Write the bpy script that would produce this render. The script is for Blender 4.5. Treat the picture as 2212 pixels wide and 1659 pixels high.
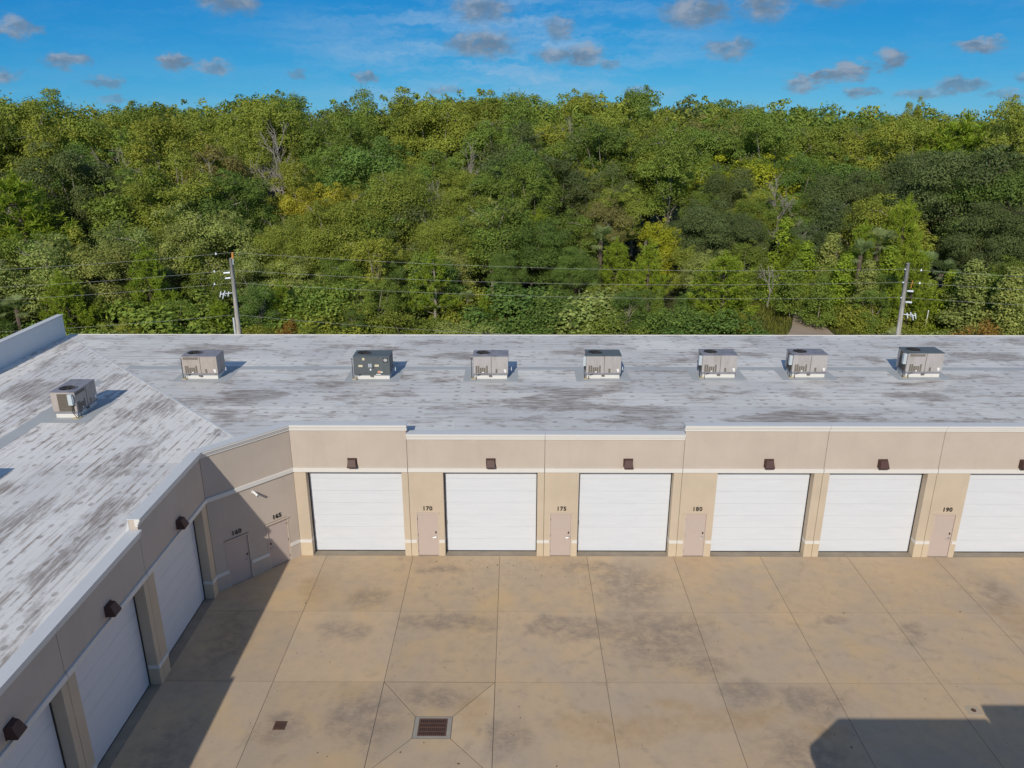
import bpy, math, random
import numpy as np
from mathutils import Vector, Matrix

for o in list(bpy.data.objects):
    bpy.data.objects.remove(o, do_unlink=True)
scene = bpy.context.scene
COL = scene.collection
PI = math.pi
rad = math.radians

# ------------------------------------------------------------------ camera
CAM_LOC = Vector((0.0, -31.342, 19.448))
PITCH, YAW = rad(19.36), rad(0.294)
cam_data = bpy.data.cameras.new('camera')
cam_data.sensor_width = 36.0
cam_data.lens = 36.0 * 1678.8 / 2212.0
cam_data.clip_start, cam_data.clip_end = 0.1, 3000.0
cam = bpy.data.objects.new('camera', cam_data)
cam.location = CAM_LOC
cam.rotation_euler = (PI / 2 - PITCH, 0, YAW)
COL.objects.link(cam)
scene.camera = cam
scene.render.resolution_x, scene.render.resolution_y = 1024, 768

# ------------------------------------------------------------------ view, sun
scene.view_settings.view_transform = 'Standard'
scene.view_settings.look = 'None'
scene.view_settings.exposure = 0.0
scene.view_settings.gamma = 1.0
scene.cycles.max_bounces = 5
scene.cycles.diffuse_bounces = 3
scene.cycles.caustics_reflective = False
scene.cycles.caustics_refractive = False
SUN_TO = Vector((0.36, 1.57, -1.0)).normalized()       # the way the light travels
sun_data = bpy.data.lights.new('sun', 'SUN')
sun_data.energy = 3.55
sun_data.angle = rad(0.53)
sun_data.color = (1.0, 0.93, 0.82)
sun = bpy.data.objects.new('sun', sun_data)
sun.rotation_euler = SUN_TO.to_track_quat('-Z', 'Y').to_euler()
sun.location = (-20, -60, 60)
COL.objects.link(sun)

# ------------------------------------------------------------------ sky
SKY_STRENGTH = 0.1
world = bpy.data.worlds.new('World')
scene.world = world
world.use_nodes = True
wt = world.node_tree
wt.nodes.clear()


def N(t, kind, **kw):
    n = t.nodes.new(kind)
    for k, v in kw.items():
        setattr(n, k, v)
    return n


def setin(t, n, idx, v):
    s = n.inputs[idx]
    if isinstance(v, bpy.types.NodeSocket):
        t.links.new(v, s)
    elif v is not None:
        if isinstance(v, (tuple, list)) and len(v) == 3 and s.type == 'RGBA':
            v = (*v, 1)
        s.default_value = v


def M(t, op, a, b=None, c=None, clamp=False):
    n = N(t, 'ShaderNodeMath', operation=op, use_clamp=clamp)
    setin(t, n, 0, a); setin(t, n, 1, b); setin(t, n, 2, c)
    return n.outputs[0]


def VM(t, op, a, b=None, out=0):
    n = N(t, 'ShaderNodeVectorMath', operation=op)
    setin(t, n, 0, a); setin(t, n, 1, b)
    return n.outputs['Value' if out == 1 else 'Vector']


def MAD(t, a, b, c):
    n = N(t, 'ShaderNodeVectorMath', operation='MULTIPLY_ADD')
    setin(t, n, 0, a); setin(t, n, 1, b); setin(t, n, 2, c)
    return n.outputs['Vector']


def MIX(t, fac, a, b, blend='MIX'):
    n = N(t, 'ShaderNodeMix', data_type='RGBA', blend_type=blend)
    setin(t, n, 0, fac); setin(t, n, 6, a); setin(t, n, 7, b)
    return n.outputs[2]


def NOISE(t, vec, scale, detail=3.0, rough=0.55, dims='3D', out='Fac', dist=0.0):
    n = N(t, 'ShaderNodeTexNoise', noise_dimensions=dims)
    if vec is not None:
        t.links.new(vec, n.inputs['Vector'])
    n.inputs['Scale'].default_value = scale
    n.inputs['Detail'].default_value = detail
    n.inputs['Roughness'].default_value = rough
    n.inputs['Distortion'].default_value = dist
    return n.outputs[out]


def RAMP(t, fac, lo, hi, a=0.0, b=1.0, smooth=True):
    n = N(t, 'ShaderNodeMapRange', interpolation_type='SMOOTHSTEP' if smooth else 'LINEAR')
    setin(t, n, 0, fac); setin(t, n, 1, lo); setin(t, n, 2, hi); setin(t, n, 3, a); setin(t, n, 4, b)
    return n.outputs[0]


sky = N(wt, 'ShaderNodeTexSky', sky_type='NISHITA')
sky.sun_disc = False
sky.sun_elevation = math.asin(-SUN_TO.z)
sky.sun_rotation = math.atan2(-SUN_TO.x, -SUN_TO.y)
sky.altitude = 0.0
sky.air_density, sky.dust_density, sky.ozone_density = 0.5, 0.0, 3.0
# clear deep-blue autumn air: one tone curve per channel over the whole dome
ssp = N(wt, 'ShaderNodeSeparateColor'); wt.links.new(sky.outputs[0], ssp.inputs[0])
scb = N(wt, 'ShaderNodeCombineColor')
for ch, (gain, gam) in enumerate(((.045, 1.6), (.96, .66), (3.0, .35))):
    wt.links.new(M(wt, 'MULTIPLY', M(wt, 'POWER', ssp.outputs[ch], gam), gain), scb.inputs[ch])
sky_col = scb.outputs[0]

tc = N(wt, 'ShaderNodeTexCoord')
sep = N(wt, 'ShaderNodeSeparateXYZ')
wt.links.new(tc.outputs['Generated'], sep.inputs[0])
az = M(wt, 'ARCTAN2', sep.outputs[0], sep.outputs[1])
el = M(wt, 'ARCSINE', sep.outputs[2])
comb = N(wt, 'ShaderNodeCombineXYZ')
wt.links.new(az, comb.inputs[0]); wt.links.new(el, comb.inputs[1])
ae = comb.outputs[0]
ae_flat = VM(wt, 'MULTIPLY', ae, (1.0, 1.7, 1.0))
wn = N(wt, 'ShaderNodeTexNoise')
wt.links.new(ae_flat, wn.inputs['Vector'])
wn.inputs['Scale'].default_value = 52.0
wn.inputs['Detail'].default_value = 5.0
wn.inputs['Roughness'].default_value = 0.62
warp = VM(wt, 'MULTIPLY', VM(wt, 'SUBTRACT', wn.outputs['Color'], (0.5, 0.5, 0.5)), (0.048, 0.022, 0.0))
aw = VM(wt, 'ADD', ae, warp)
# scattered fair-weather cumulus low over the horizon: azimuth, elevation, half sizes (degrees), thickness
CLOUDS = [(-18.5, 6.7, 2.3, 1.0, .95), (-30.6, 4.6, 1.5, .62, .8), (-28.3, 2.9, 1.4, .55, .8), (-32.3, 2.0, 1.7, .45, .75),
          (-22.1, 2.9, 1.25, .5, .95), (-19.9, 2.65, 1.4, .5, .7), (-26.2, 1.65, 1.3, .36, .6), (-14.6, 2.3, .8, .32, .5),
          (-10.2, 2.15, .85, .45, .8), (-2.3, 6.4, 2.4, 1.05, .8), (-2.4, 4.25, 2.8, .95, 1.0), (2.9, 5.2, 1.25, .8, .7),
          (2.6, 3.6, 1.5, .6, .75), (4.7, 3.55, 1.7, .7, .85), (6.3, 3.0, .95, .42, .6), (11.8, 6.2, 2.6, 1.15, .95),
          (16.1, 6.6, 1.9, 1.3, .85), (20.2, 7.1, 2.3, 1.1, .9), (14.1, 3.8, 1.8, .68, .75), (18.9, 1.7, 1.3, .6, .8),
          (20.4, 2.2, 1.5, .5, .85), (21.8, 2.4, 1.5, .6, .95), (24.0, 3.0, 1.1, .8, 1.0), (28.6, 3.7, 1.5, .48, .85),
          (22.5, 1.15, 1.0, .42, .75), (26.0, 1.0, 1.8, .4, .6), (28.0, 1.5, 1.6, .48, .7), (33.6, 4.2, 1.8, .85, 1.0),
          (32.0, 1.9, 1.4, .42, .7), (30.6, .9, 1.6, .3, .5), (-34.0, .9, .8, .3, .5), (-26.0, .7, .9, .3, .5),
          (8.5, 1.3, 1.3, .3, .5), (-5.0, 1.4, 1.5, .32, .5), (-37.5, 5.0, 2.0, .9, .9), (37.5, 6.0, 2.4, 1.0, .9),
          (41.0, 3.0, 2.0, .6, .8), (-41.0, 2.6, 1.8, .6, .8)]
dens = None
lift = None
for (ca, ce, ra, re, th) in CLOUDS:
    ra, re = ra * 1.12, re * 1.22
    q = MAD(wt, aw, (1 / rad(ra), 1 / rad(re), 0), (-ca / ra, -ce / re, 0))
    dd = M(wt, 'MULTIPLY', RAMP(wt, VM(wt, 'LENGTH', q, None, 1), 1.0, .35), min(1.0, th * 1.15))
    dens = dd if dens is None else M(wt, 'MAXIMUM', dens, dd)
    lf = M(wt, 'MULTIPLY', dd, VM(wt, 'DOT_PRODUCT', q, (-.25, 1.0, 0), 1))
    lift = lf if lift is None else M(wt, 'MAXIMUM', lift, lf)
# unseen clouds above the view, their cover thickened to add fill light
gen = NOISE(wt, VM(wt, 'MULTIPLY', ae, (1.0, 1.9, 1.0)), 9.0, 6.0, .55)
gen_d = M(wt, 'MULTIPLY', RAMP(wt, gen, .38, .54), RAMP(wt, el, .13, .2))
dens = M(wt, 'MAXIMUM', dens, gen_d)
tex = NOISE(wt, VM(wt, 'MULTIPLY', ae, (1.0, 1.6, 1.0)), 75.0, 4.0, .6)
dens = M(wt, 'MULTIPLY', dens, RAMP(wt, tex, .25, .55, .62, 1.0), clamp=True)
puff = NOISE(wt, VM(wt, 'ADD', ae_flat, (.0, -.008, 0)), 38.0, 5.0, .62)
cl_col = MIX(wt, M(wt, 'ADD', M(wt, 'MULTIPLY', RAMP(wt, puff, .38, .66), .55), M(wt, 'MULTIPLY', RAMP(wt, M(wt, 'ADD', lift, M(wt, 'MULTIPLY', M(wt, 'SUBTRACT', puff, .5), 1.2)), .02, .42), .6), clamp=True), (1.4, 2.15, 3.15), (3.0, 3.6, 4.5))
# thin high cirrus
ci = NOISE(wt, VM(wt, 'MULTIPLY', VM(wt, 'ADD', ae, VM(wt, 'MULTIPLY', warp, (2.0, 1.0, 0.0))), (2.4, 15.0, 1.0)), 2.6, 5.0, .6)
cm = VM(wt, 'LENGTH', VM(wt, 'MULTIPLY', VM(wt, 'SUBTRACT', ae, (rad(-1.0), rad(3.6), 0)), (1 / rad(16), 1 / rad(5.5), 0)), None, 1)
ci_f = M(wt, 'MULTIPLY', RAMP(wt, ci, .36, .72), RAMP(wt, cm, 1.15, .2, .10, .72))
sky_c = MIX(wt, ci_f, sky_col, (3.4, 5.0, 7.0))
sky_c = MIX(wt, M(wt, 'MULTIPLY', dens, .92), sky_c, cl_col)
bg = N(wt, 'ShaderNodeBackground')
wt.links.new(sky_c, bg.inputs[0])
bg.inputs[1].default_value = SKY_STRENGTH
wo = N(wt, 'ShaderNodeOutputWorld')
wt.links.new(bg.outputs[0], wo.inputs[0])
world.cycles.sampling_method = 'MANUAL'
world.cycles.sample_map_resolution = 256

# ------------------------------------------------------------------ helpers
class MB:
    """collects boxes, prisms and tubes for ONE mesh object"""
    def __init__(s):
        s.v, s.f, s.m = [], [], []

    def face(s, pts, mi=0):
        b = len(s.v); s.v += [tuple(p) for p in pts]; s.f.append(tuple(range(b, b + len(pts)))); s.m.append(mi)

    def box(s, x0, x1, y0, y1, z0, z1, mi=0, mat=None):
        b = len(s.v)
        P = [(x0, y0, z0), (x1, y0, z0), (x1, y1, z0), (x0, y1, z0), (x0, y0, z1), (x1, y0, z1), (x1, y1, z1), (x0, y1, z1)]
        if mat is not None:
            P = [tuple(mat @ Vector(p)) for p in P]
        s.v += P
        for q in ((0, 3, 2, 1), (4, 5, 6, 7), (0, 1, 5, 4), (1, 2, 6, 5), (2, 3, 7, 6), (3, 0, 4, 7)):
            s.f.append(tuple(b + i for i in q)); s.m.append(mi)

    def prism(s, poly, z0, z1, mi=0):
        """poly: counter-clockwise (x, y) list"""
        b = len(s.v); n = len(poly)
        s.v += [(x, y, z0) for x, y in poly] + [(x, y, z1) for x, y in poly]
        s.f.append(tuple(b + n + i for i in range(n))); s.m.append(mi)
        s.f.append(tuple(b + n - 1 - i for i in range(n))); s.m.append(mi)
        for i in range(n):
            j = (i + 1) % n
            s.f.append((b + i, b + j, b + n + j, b + n + i)); s.m.append(mi)

    def tube(s, pts, rs, n=6, mi=0, cap=True):
        pts = [Vector(p) for p in pts]
        b0 = len(s.v)
        for i, p in enumerate(pts):
            d = (pts[min(i + 1, len(pts) - 1)] - pts[max(i - 1, 0)]).normalized()
            a = Vector((0, 0, 1)) if abs(d.z) < .9 else Vector((1, 0, 0))
            u = d.cross(a).normalized(); w = d.cross(u)
            r = rs[i] if isinstance(rs, (list, tuple)) else rs
            for k in range(n):
                t = 2 * PI * k / n
                s.v.append(tuple(p + u * (r * math.cos(t)) + w * (r * math.sin(t))))
        for i in range(len(pts) - 1):
            for k in range(n):
                a = b0 + i * n + k; b = b0 + i * n + (k + 1) % n
                s.f.append((a, b, b + n, a + n)); s.m.append(mi)
        if cap:
            s.f.append(tuple(b0 + k for k in range(n))); s.m.append(mi)
            e = b0 + (len(pts) - 1) * n
            s.f.append(tuple(e + n - 1 - k for k in range(n))); s.m.append(mi)

    def mesh(s, name, mats, bevel=0):
        me = bpy.data.meshes.new(name)
        me.from_pydata(s.v, [], s.f)
        for m in (mats if isinstance(mats, (list, tuple)) else [mats]):
            me.materials.append(m)
        if len(me.materials) > 1:
            me.polygons.foreach_set('material_index', s.m)
        me.update()
        return me

    def build(s, name, mats, parent=None, bevel=0.0, loc=None, smooth=False):
        o = bpy.data.objects.new(name, s.mesh(name, mats))
        COL.objects.link(o)
        if parent is not None:
            o.parent = parent
        if loc is not None:
            o.location = loc
        if bevel:
            md = o.modifiers.new('bevel', 'BEVEL'); md.width = bevel; md.segments = 1; md.limit_method = 'ANGLE'
        if smooth:
            o.data.shade_smooth()
        return o


def tag(o, label=None, cat=None, group=None, kind=None):
    if label: o['label'] = label
    if cat: o['category'] = cat
    if group: o['group'] = group
    if kind: o['kind'] = kind
    return o


def empty(name, loc=(0, 0, 0), rz=0.0):
    o = bpy.data.objects.new(name, None)
    o.empty_display_size = .3
    COL.objects.link(o)
    o.location = loc; o.rotation_euler = (0, 0, rz)
    return o


def copy_tree(o, parent=None):
    c = o.copy(); COL.objects.link(c); c.parent = parent
    for ch in list(o.children):
        copy_tree(ch, c)
    return c


def mat(name):
    m = bpy.data.materials.new(name); m.use_nodes = True
    t = m.node_tree; t.nodes.clear()
    b = N(t, 'ShaderNodeBsdfPrincipled'); o = N(t, 'ShaderNodeOutputMaterial')
    t.links.new(b.outputs[0], o.inputs[0])
    return m, t, b, o


def put(t, b, col, rough=.7, spec=.3, metal=0.0, bump=None, bstr=.3, bdist=.02):
    setin(t, b, 'Base Color', col); setin(t, b, 'Roughness', rough)
    setin(t, b, 'Specular IOR Level', spec); setin(t, b, 'Metallic', metal)
    if bump is not None:
        bn = N(t, 'ShaderNodeBump'); bn.inputs['Strength'].default_value = bstr; bn.inputs['Distance'].default_value = bdist
        t.links.new(bump, bn.inputs['Height']); t.links.new(bn.outputs[0], b.inputs['Normal'])


def gpos(t):
    return N(t, 'ShaderNodeNewGeometry').outputs['Position']


def simple(name, col, rough=.6, spec=.4, metal=0.0, var=.12, scale=3.0, bump=0.0):
    m, t, b, o = mat(name)
    p = gpos(t)
    n = NOISE(t, p, scale, 5.0, .6)
    c = MIX(t, n, tuple(c * (1 - var) for c in col), tuple(min(1, c * (1 + var)) for c in col))
    put(t, b, c, rough, spec, metal, NOISE(t, p, scale * 12, 3.0) if bump else None, bump)
    return m


def ellipse(t, p, cx, cy, rx, ry, soft=.6):
    """0..1 blob round (cx, cy) on the ground"""
    q = MAD(t, p, (1 / rx, 1 / ry, 0), (-cx / rx, -cy / ry, 0))
    return RAMP(t, VM(t, 'LENGTH', q, None, 1), 1.0, 1.0 - soft)


# ------------------------------------------------------------------ materials
# courtyard concrete: tan, with dark wear, damp grey and rusty stains that have shapes of their own
m_conc, t, b, o = mat('courtyard_concrete')
p = gpos(t)
oi = N(t, 'ShaderNodeObjectInfo')
nw = N(t, 'ShaderNodeTexNoise'); t.links.new(p, nw.inputs['Vector']); nw.inputs['Scale'].default_value = .55; nw.inputs['Detail'].default_value = 6
pw = VM(t, 'ADD', p, VM(t, 'MULTIPLY', VM(t, 'SUBTRACT', nw.outputs['Color'], (.5, .5, .5)), (2.6, 1.8, 0)))
n1 = NOISE(t, p, .28, 6.0, .6); n2 = NOISE(t, p, 2.2, 6.0, .65); n3 = NOISE(t, p, 14.0, 4.0, .7)
c = MIX(t, RAMP(t, n1, .33, .68), (.560, .408, .252), (.465, .366, .266))
c = MIX(t, M(t, 'MULTIPLY', RAMP(t, n2, .42, .72), .40), c, (.385, .305, .215))
c = MIX(t, M(t, 'MULTIPLY', RAMP(t, NOISE(t, VM(t, 'ADD', p, (31, 7, 0)), .42, 5.0, .62), .50, .70), .60), c, (.590, .412, .215))
grey = None
for a in [(5.0, -2.3, 2.2, 2.7, .75), (5.8, -5.8, 2.9, 2.2, .65), (2.4, -5.3, 2.8, 1.0, .45), (-2.6, -5.1, 2.4, .6, .5),
          (-6.3, -3.2, 1.3, .9, .7), (-6.8, -5.6, 1.4, .9, .7), (-5.0, -10.2, 1.8, 2.2, .8), (-2.8, -9.4, 1.8, .9, .7),
          (-7.9, -10.8, 1.3, 1.3, .8), (10.2, -9.4, 1.6, 1.1, .7), (8.2, -9.0, 1.5, .8, .6), (9.4, -11.8, 2.1, 1.4, .7), (7.0, -7.6, 1.3, 1.0, .7),
          (-.2, -11.2, 1.0, 1.1, .8), (12.9, -5.0, 1.2, .4, .7), (15.6, -5.6, .9, .9, .8), (-3.4, -1.2, 1.4, .5, .8),
          (4.0, -1.0, 2.6, .7, .8), (20.5, -3.0, 1.5, 2.0, .8), (-11.2, -6.0, 1.4, 4.0, .9), (-11.0, -12, 1.6, 3.0, .9)]:
    e = ellipse(t, pw, *a)
    grey = e if grey is None else M(t, 'MAXIMUM', grey, e)
grey = M(t, 'MULTIPLY', grey, M(t, 'MULTIPLY', RAMP(t, n2, .28, .62, .25, 1.0), RAMP(t, NOISE(t, VM(t, 'MULTIPLY', p, (1.0, 3.0, 1.0)), 4.0, 5.0, .7), .3, .62, .45, 1.0)))
c = MIX(t, M(t, 'MULTIPLY', grey, .80), c, (.262, .206, .162))
rust = None
for a in [(3.6, -10.6, 3.4, .9, .7), (-1.3, -10.0, .9, 1.3, .8), (7.2, -10.2, 2.6, .8, .7), (5.6, -9.6, 1.6, .6, .8), (10.6, -10.6, 1.6, .5, .8), (-8.6, -2.6, 1.2, 1.6, .8), (20.5, -5.5, 1.8, 2.6, .8)]:
    e = ellipse(t, pw, *a)
    rust = e if rust is None else M(t, 'MAXIMUM', rust, e)
c = MIX(t, M(t, 'MULTIPLY', M(t, 'MULTIPLY', rust, RAMP(t, n2, .3, .7, .4, 1.0)), .55), c, (.420, .265, .125))
spots = N(t, 'ShaderNodeTexVoronoi'); t.links.new(p, spots.inputs['Vector']); spots.inputs['Scale'].default_value = 1.1
c = MIX(t, M(t, 'MULTIPLY', RAMP(t, spots.outputs['Distance'], .045, .02), .5), c, (.10, .075, .055))
c = MIX(t, M(t, 'MULTIPLY', n3, .20), c, (.32, .25, .165))
# scuffs and faint tyre arcs
ty = None
for (cx, cy, rr_) in [(-1.5, -16.0, 7.2), (-1.5, -16.0, 8.75), (9.5, -17.5, 11.0), (9.5, -17.5, 12.6), (4.8, 3.0, 9.0), (4.8, 3.0, 10.6), (17.0, -15.0, 8.0), (17.0, -15.0, 9.6)]:
    dl = M(t, 'ABSOLUTE', M(t, 'SUBTRACT', VM(t, 'LENGTH', MAD(t, p, (1, 1, 0), (-cx, -cy, 0)), None, 1), rr_))
    e = RAMP(t, dl, .16, .04)
    ty = e if ty is None else M(t, 'MAXIMUM', ty, e)
c = MIX(t, M(t, 'MULTIPLY', M(t, 'MULTIPLY', ty, RAMP(t, n2, .42, .62)), .16), c, (.20, .165, .13))
hs = N(t, 'ShaderNodeHueSaturation'); t.links.new(c, hs.inputs['Color'])
t.links.new(RAMP(t, oi.outputs['Random'], 0, 1, .92, 1.06, False), hs.inputs['Value'])
put(t, b, hs.outputs[0], RAMP(t, n2, .3, .7, .72, .92), .25, 0, n3, .18, .01)

m_conc_old = simple('worn_grey_concrete', (.29, .245, .19), .9, .2, var=.35, scale=1.8, bump=.2)
m_joint = simple('joint_dirt', (.135, .115, .090), .95, .1, var=.3)

def stucco(name, col):
    m, t, b, o = mat(name)
    p = gpos(t)
    n = NOISE(t, p, .5, 5.0, .6)
    st = NOISE(t, VM(t, 'MULTIPLY', p, (2.2, 2.2, .18)), 1.6, 5.0, .6)
    c = MIX(t, RAMP(t, n, .3, .7), tuple(x * .95 for x in col), tuple(x * 1.05 for x in col))
    c = MIX(t, M(t, 'MULTIPLY', RAMP(t, st, .50, .76), .17), c, tuple(x * .72 for x in col))
    put(t, b, c, .88, .2, 0, NOISE(t, p, 55.0, 3.0, .7), .35, .008)
    return m
m_wall = stucco('beige_stucco', (.518, .444, .374))
m_pier = stucco('cream_stucco', (.545, .455, .345))
m_base = stucco('pale_cream_base', (.580, .480, .350))
m_trim = simple('white_painted_trim', (.70, .675, .63), .6, .3, var=.05, scale=1.5)
m_door = simple('pinkish_beige_door_paint', (.500, .415, .370), .5, .35, var=.04)
m_frame = simple('beige_frame_paint', (.560, .470, .390), .5, .35, var=.05)
m_black = simple('rubber_and_pit_dark', (.02, .02, .022), .7, .3)  # rubber parts, and the painted dark of the drain pits
m_lock = simple('black_metal', (.028, .026, .026), .4, .5)
m_steel = simple('brushed_steel', (.55, .55, .56), .35, .5, metal=.8)
m_lamp = simple('brown_metal', (.082, .040, .034), .55, .35, var=.2)
m_lens = simple('grey_lens', (.30, .30, .30), .2, .5)
m_back = simple('dark_void', (.03, .028, .026), .9, .1)

m_garage, t, b, o = mat('white_garage_door_steel')
p = gpos(t)
n = NOISE(t, VM(t, 'MULTIPLY', p, (.6, .6, 5.0)), 1.3, 4.0, .55)
c = MIX(t, RAMP(t, n, .3, .75), (.672, .700, .742), (.640, .668, .710))
c = MIX(t, M(t, 'MULTIPLY', RAMP(t, NOISE(t, p, .9, 5.0, .65), .60, .82), .25), c, (.55, .56, .56))
put(t, b, c, .5, .35, 0, NOISE(t, VM(t, 'MULTIPLY', p, (4, 4, 60)), 3.0, 3.0), .06, .01)


def roof_material(name, along_x, base_a, base_b, RIB=.36, DLO=.3, HV=1.0, SW=1.0, blots=(), SWD=.19):
    """white coated low-slope roof: ribs, fastener marks and brown dirt lying along the ribs"""
    m, t, b, o = mat(name)
    p = gpos(t)
    s = N(t, 'ShaderNodeSeparateXYZ'); t.links.new(p, s.inputs[0])
    u, v = (s.outputs[0], s.outputs[1]) if along_x else (s.outputs[1], s.outputs[0])
    cb = N(t, 'ShaderNodeCombineXYZ'); t.links.new(u, cb.inputs[0]); t.links.new(v, cb.inputs[1])
    q = cb.outputs[0]
    big = NOISE(t, q, .16, 5.0, .55)
    med = NOISE(t, VM(t, 'ADD', q, (17, 3, 0)), .45, 4.0, .6)
    streak = NOISE(t, VM(t, 'MULTIPLY', q, (.55, 3.4, 1)), 1.0, 6.0, .66)
    fine = NOISE(t, VM(t, 'MULTIPLY', q, (.9, 9.0, 1)), 1.0, 4.0, .6)
    c = MIX(t, RAMP(t, big, .35, .66), base_a, base_b)
    # lapped sheets: each with its own tone, thin seams between them
    bk = N(t, 'ShaderNodeTexBrick'); t.links.new(VM(t, 'ADD', q, VM(t, 'MULTIPLY', NOISE(t, q, 1.4, 3.0, out='Color'), (.10, .10, 0))), bk.inputs['Vector'])
    bk.offset = .37; bk.squash = 1.0
    for nm_, vl in (('Scale', 1.0), ('Mortar Size', .012), ('Mortar Smooth', .2), ('Bias', 0.0), ('Brick Width', 7.3), ('Row Height', 1.9)): bk.inputs[nm_].default_value = vl
    bk.inputs['Color1'].default_value = (.84, .84, .85, 1); bk.inputs['Color2'].default_value = (1.04, 1.03, 1.0, 1); bk.inputs['Mortar'].default_value = (.78, .76, .74, 1)
    c = MIX(t, .9, c, bk.outputs['Color'], 'MULTIPLY')
    # one line of dirt along each rib, broken up along its length
    vs = M(t, 'DIVIDE', v, RIB)
    rid = M(t, 'FLOOR', vs); rfr = M(t, 'FRACT', vs)
    cr = N(t, 'ShaderNodeCombineXYZ'); t.links.new(M(t, 'MULTIPLY', u, .55), cr.inputs[0]); t.links.new(M(t, 'MULTIPLY', rid, 5.37), cr.inputs[1])
    rn = NOISE(t, cr.outputs[0], 1.0, 4.0, .6)
    edge = M(t, 'ABSOLUTE', M(t, 'SUBTRACT', rfr, .5))
    wob = NOISE(t, VM(t, 'MULTIPLY', q, (2.2, 9.0, 1)), 1.0, 3.0, .6)
    strip = RAMP(t, M(t, 'ADD', edge, M(t, 'MULTIPLY', M(t, 'SUBTRACT', wob, .5), .26)), SWD, SWD * .3)
    patch = RAMP(t, med, .40, .60)
    dirt = M(t, 'MULTIPLY', M(t, 'MULTIPLY', M(t, 'MULTIPLY', strip, SW), RAMP(t, rn, .46, .60)), RAMP(t, patch, 0, 1, DLO, 1.0))
    dirt = M(t, 'MAXIMUM', dirt, M(t, 'MULTIPLY', M(t, 'MULTIPLY', RAMP(t, M(t, 'ADD', M(t, 'MULTIPLY', streak, .62), M(t, 'MULTIPLY', fine, .38)), .50, .62), patch), .75))
    c = MIX(t, M(t, 'MULTIPLY', dirt, .82), c, (.270, .215, .178))
    hn = NOISE(t, VM(t, 'ADD', VM(t, 'MULTIPLY', q, (.6, 1.3, 1)), (5, 41, 0)), .42, 8.0, .72)
    for bl in blots:
        hn = M(t, 'ADD', hn, M(t, 'MULTIPLY', ellipse(t, p, *bl, .9), .13))
    heavy = M(t, 'MULTIPLY', RAMP(t, hn, .50, .62), RAMP(t, fine, .36, .58, .25, 1.0))
    c = MIX(t, M(t, 'MULTIPLY', heavy, .80 * HV), c, (.215, .172, .142))
    # fastener marks in rows
    vq = VM(t, 'MULTIPLY', q, (1.25, 1.75, 0))
    vo = N(t, 'ShaderNodeTexVoronoi', voronoi_dimensions='2D'); t.links.new(vq, vo.inputs['Vector'])
    vo.inputs['Scale'].default_value = 1.0; vo.inputs['Randomness'].default_value = .32
    sc = N(t, 'ShaderNodeSeparateColor'); t.links.new(vo.outputs['Color'], sc.inputs[0])
    dots = M(t, 'MULTIPLY', RAMP(t, vo.outputs['Distance'], .20, .11), RAMP(t, sc.outputs[0], .42, .66))
    dots = M(t, 'MULTIPLY', dots, RAMP(t, NOISE(t, q, 3.0, 3.0), .3, .6, .35, 1.0))
    c = MIX(t, M(t, 'MULTIPLY', dots, .62), c, (.225, .185, .160))
    # ribs
    line = RAMP(t, edge, .045, .012)
    c = MIX(t, M(t, 'MULTIPLY', M(t, 'MULTIPLY', line, .55), RAMP(t, rn, .34, .58, .15, 1.0)), c, (.30, .26, .23))
    h = M(t, 'ADD', M(t, 'MULTIPLY', RAMP(t, edge, .12, .0), .6), M(t, 'MULTIPLY', med, 1.2))
    put(t, b, c, RAMP(t, dirt, 0, 1, .55, .9), .3, 0, h, .28, .02)
    return m
m_roof_x = roof_material('roof_coating_main', True, (.650, .645, .620), (.740, .732, .702), .50, .20, 1.0, .55, [(2.5, 4.6, 3.6, 2.6), (6.5, 2.6, 3.2, 1.8), (-13.5, 4.8, 3.4, 1.8), (-19.5, 13, 4.5, 1.6), (12.5, 12.6, 3.2, 1.3), (13, 2.4, 3, 1.1), (20.5, 2, 3.2, 1.1), (-8.5, 4.6, 2.4, 1.3), (27, 12, 4, 1.4), (-3, 12, 3, 1.2), (3.5, 12.5, 3, 1.2), (20, 5.2, 2.5, 1)])
m_roof_y = roof_material('roof_coating_wing', False, (.770, .752, .716), (.830, .812, .776), .36, .30, .9, 1.0, [(-22.0, -3.8, 2.2, 1.4), (-17.0, 3.6, 1.6, 2.6), (-16.2, -2.6, 1.3, 2.2), (-14.6, -6.4, .8, 2.0), (-14.4, -10.0, .8, 1.8), (-19.5, -5, 1.5, 1.0), (-25, 6, 2, 3), (-18, -9, 1.6, 2.4)])
m_cope = simple('parapet_cap_membrane', (.590, .605, .605), .6, .3, var=.07, scale=.8)
m_patch = simple('grey_roof_sheet', (.420, .440, .442), .7, .3, var=.10, scale=1.2)
m_pwall = simple('pale_parapet_paint', (.72, .73, .73), .7, .3, var=.06, scale=.7)


def ac_paint(name, col, dirt):
    m, t, b, o = mat(name)
    p = gpos(t)
    n = NOISE(t, VM(t, 'MULTIPLY', p, (1.0, 1.0, .35)), 2.6, 5.0, .65)
    c = MIX(t, M(t, 'MULTIPLY', RAMP(t, n, .38, .75), .7), col, dirt)
    put(t, b, c, .55, .35, .0, NOISE(t, p, 8.0, 2.0), .05, .01)
    return m
m_ac_tan = ac_paint('tan_grey_unit_paint', (.420, .368, .330), (.310, .262, .225))
m_ac_pale = ac_paint('pale_grey_unit_paint', (.425, .398, .385), (.315, .280, .255))
m_ac_dark = ac_paint('charcoal_unit_paint', (.105, .118, .122), (.080, .085, .085))
m_ac_top = ac_paint('grey_unit_lid', (.265, .265, .300), (.130, .125, .130))
m_ac_topdark = ac_paint('charcoal_unit_lid', (.115, .140, .150), (.090, .105, .110))
m_coil = simple('coil_fins', (.125, .105, .080), .7, .3, var=.3, scale=6)
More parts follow.
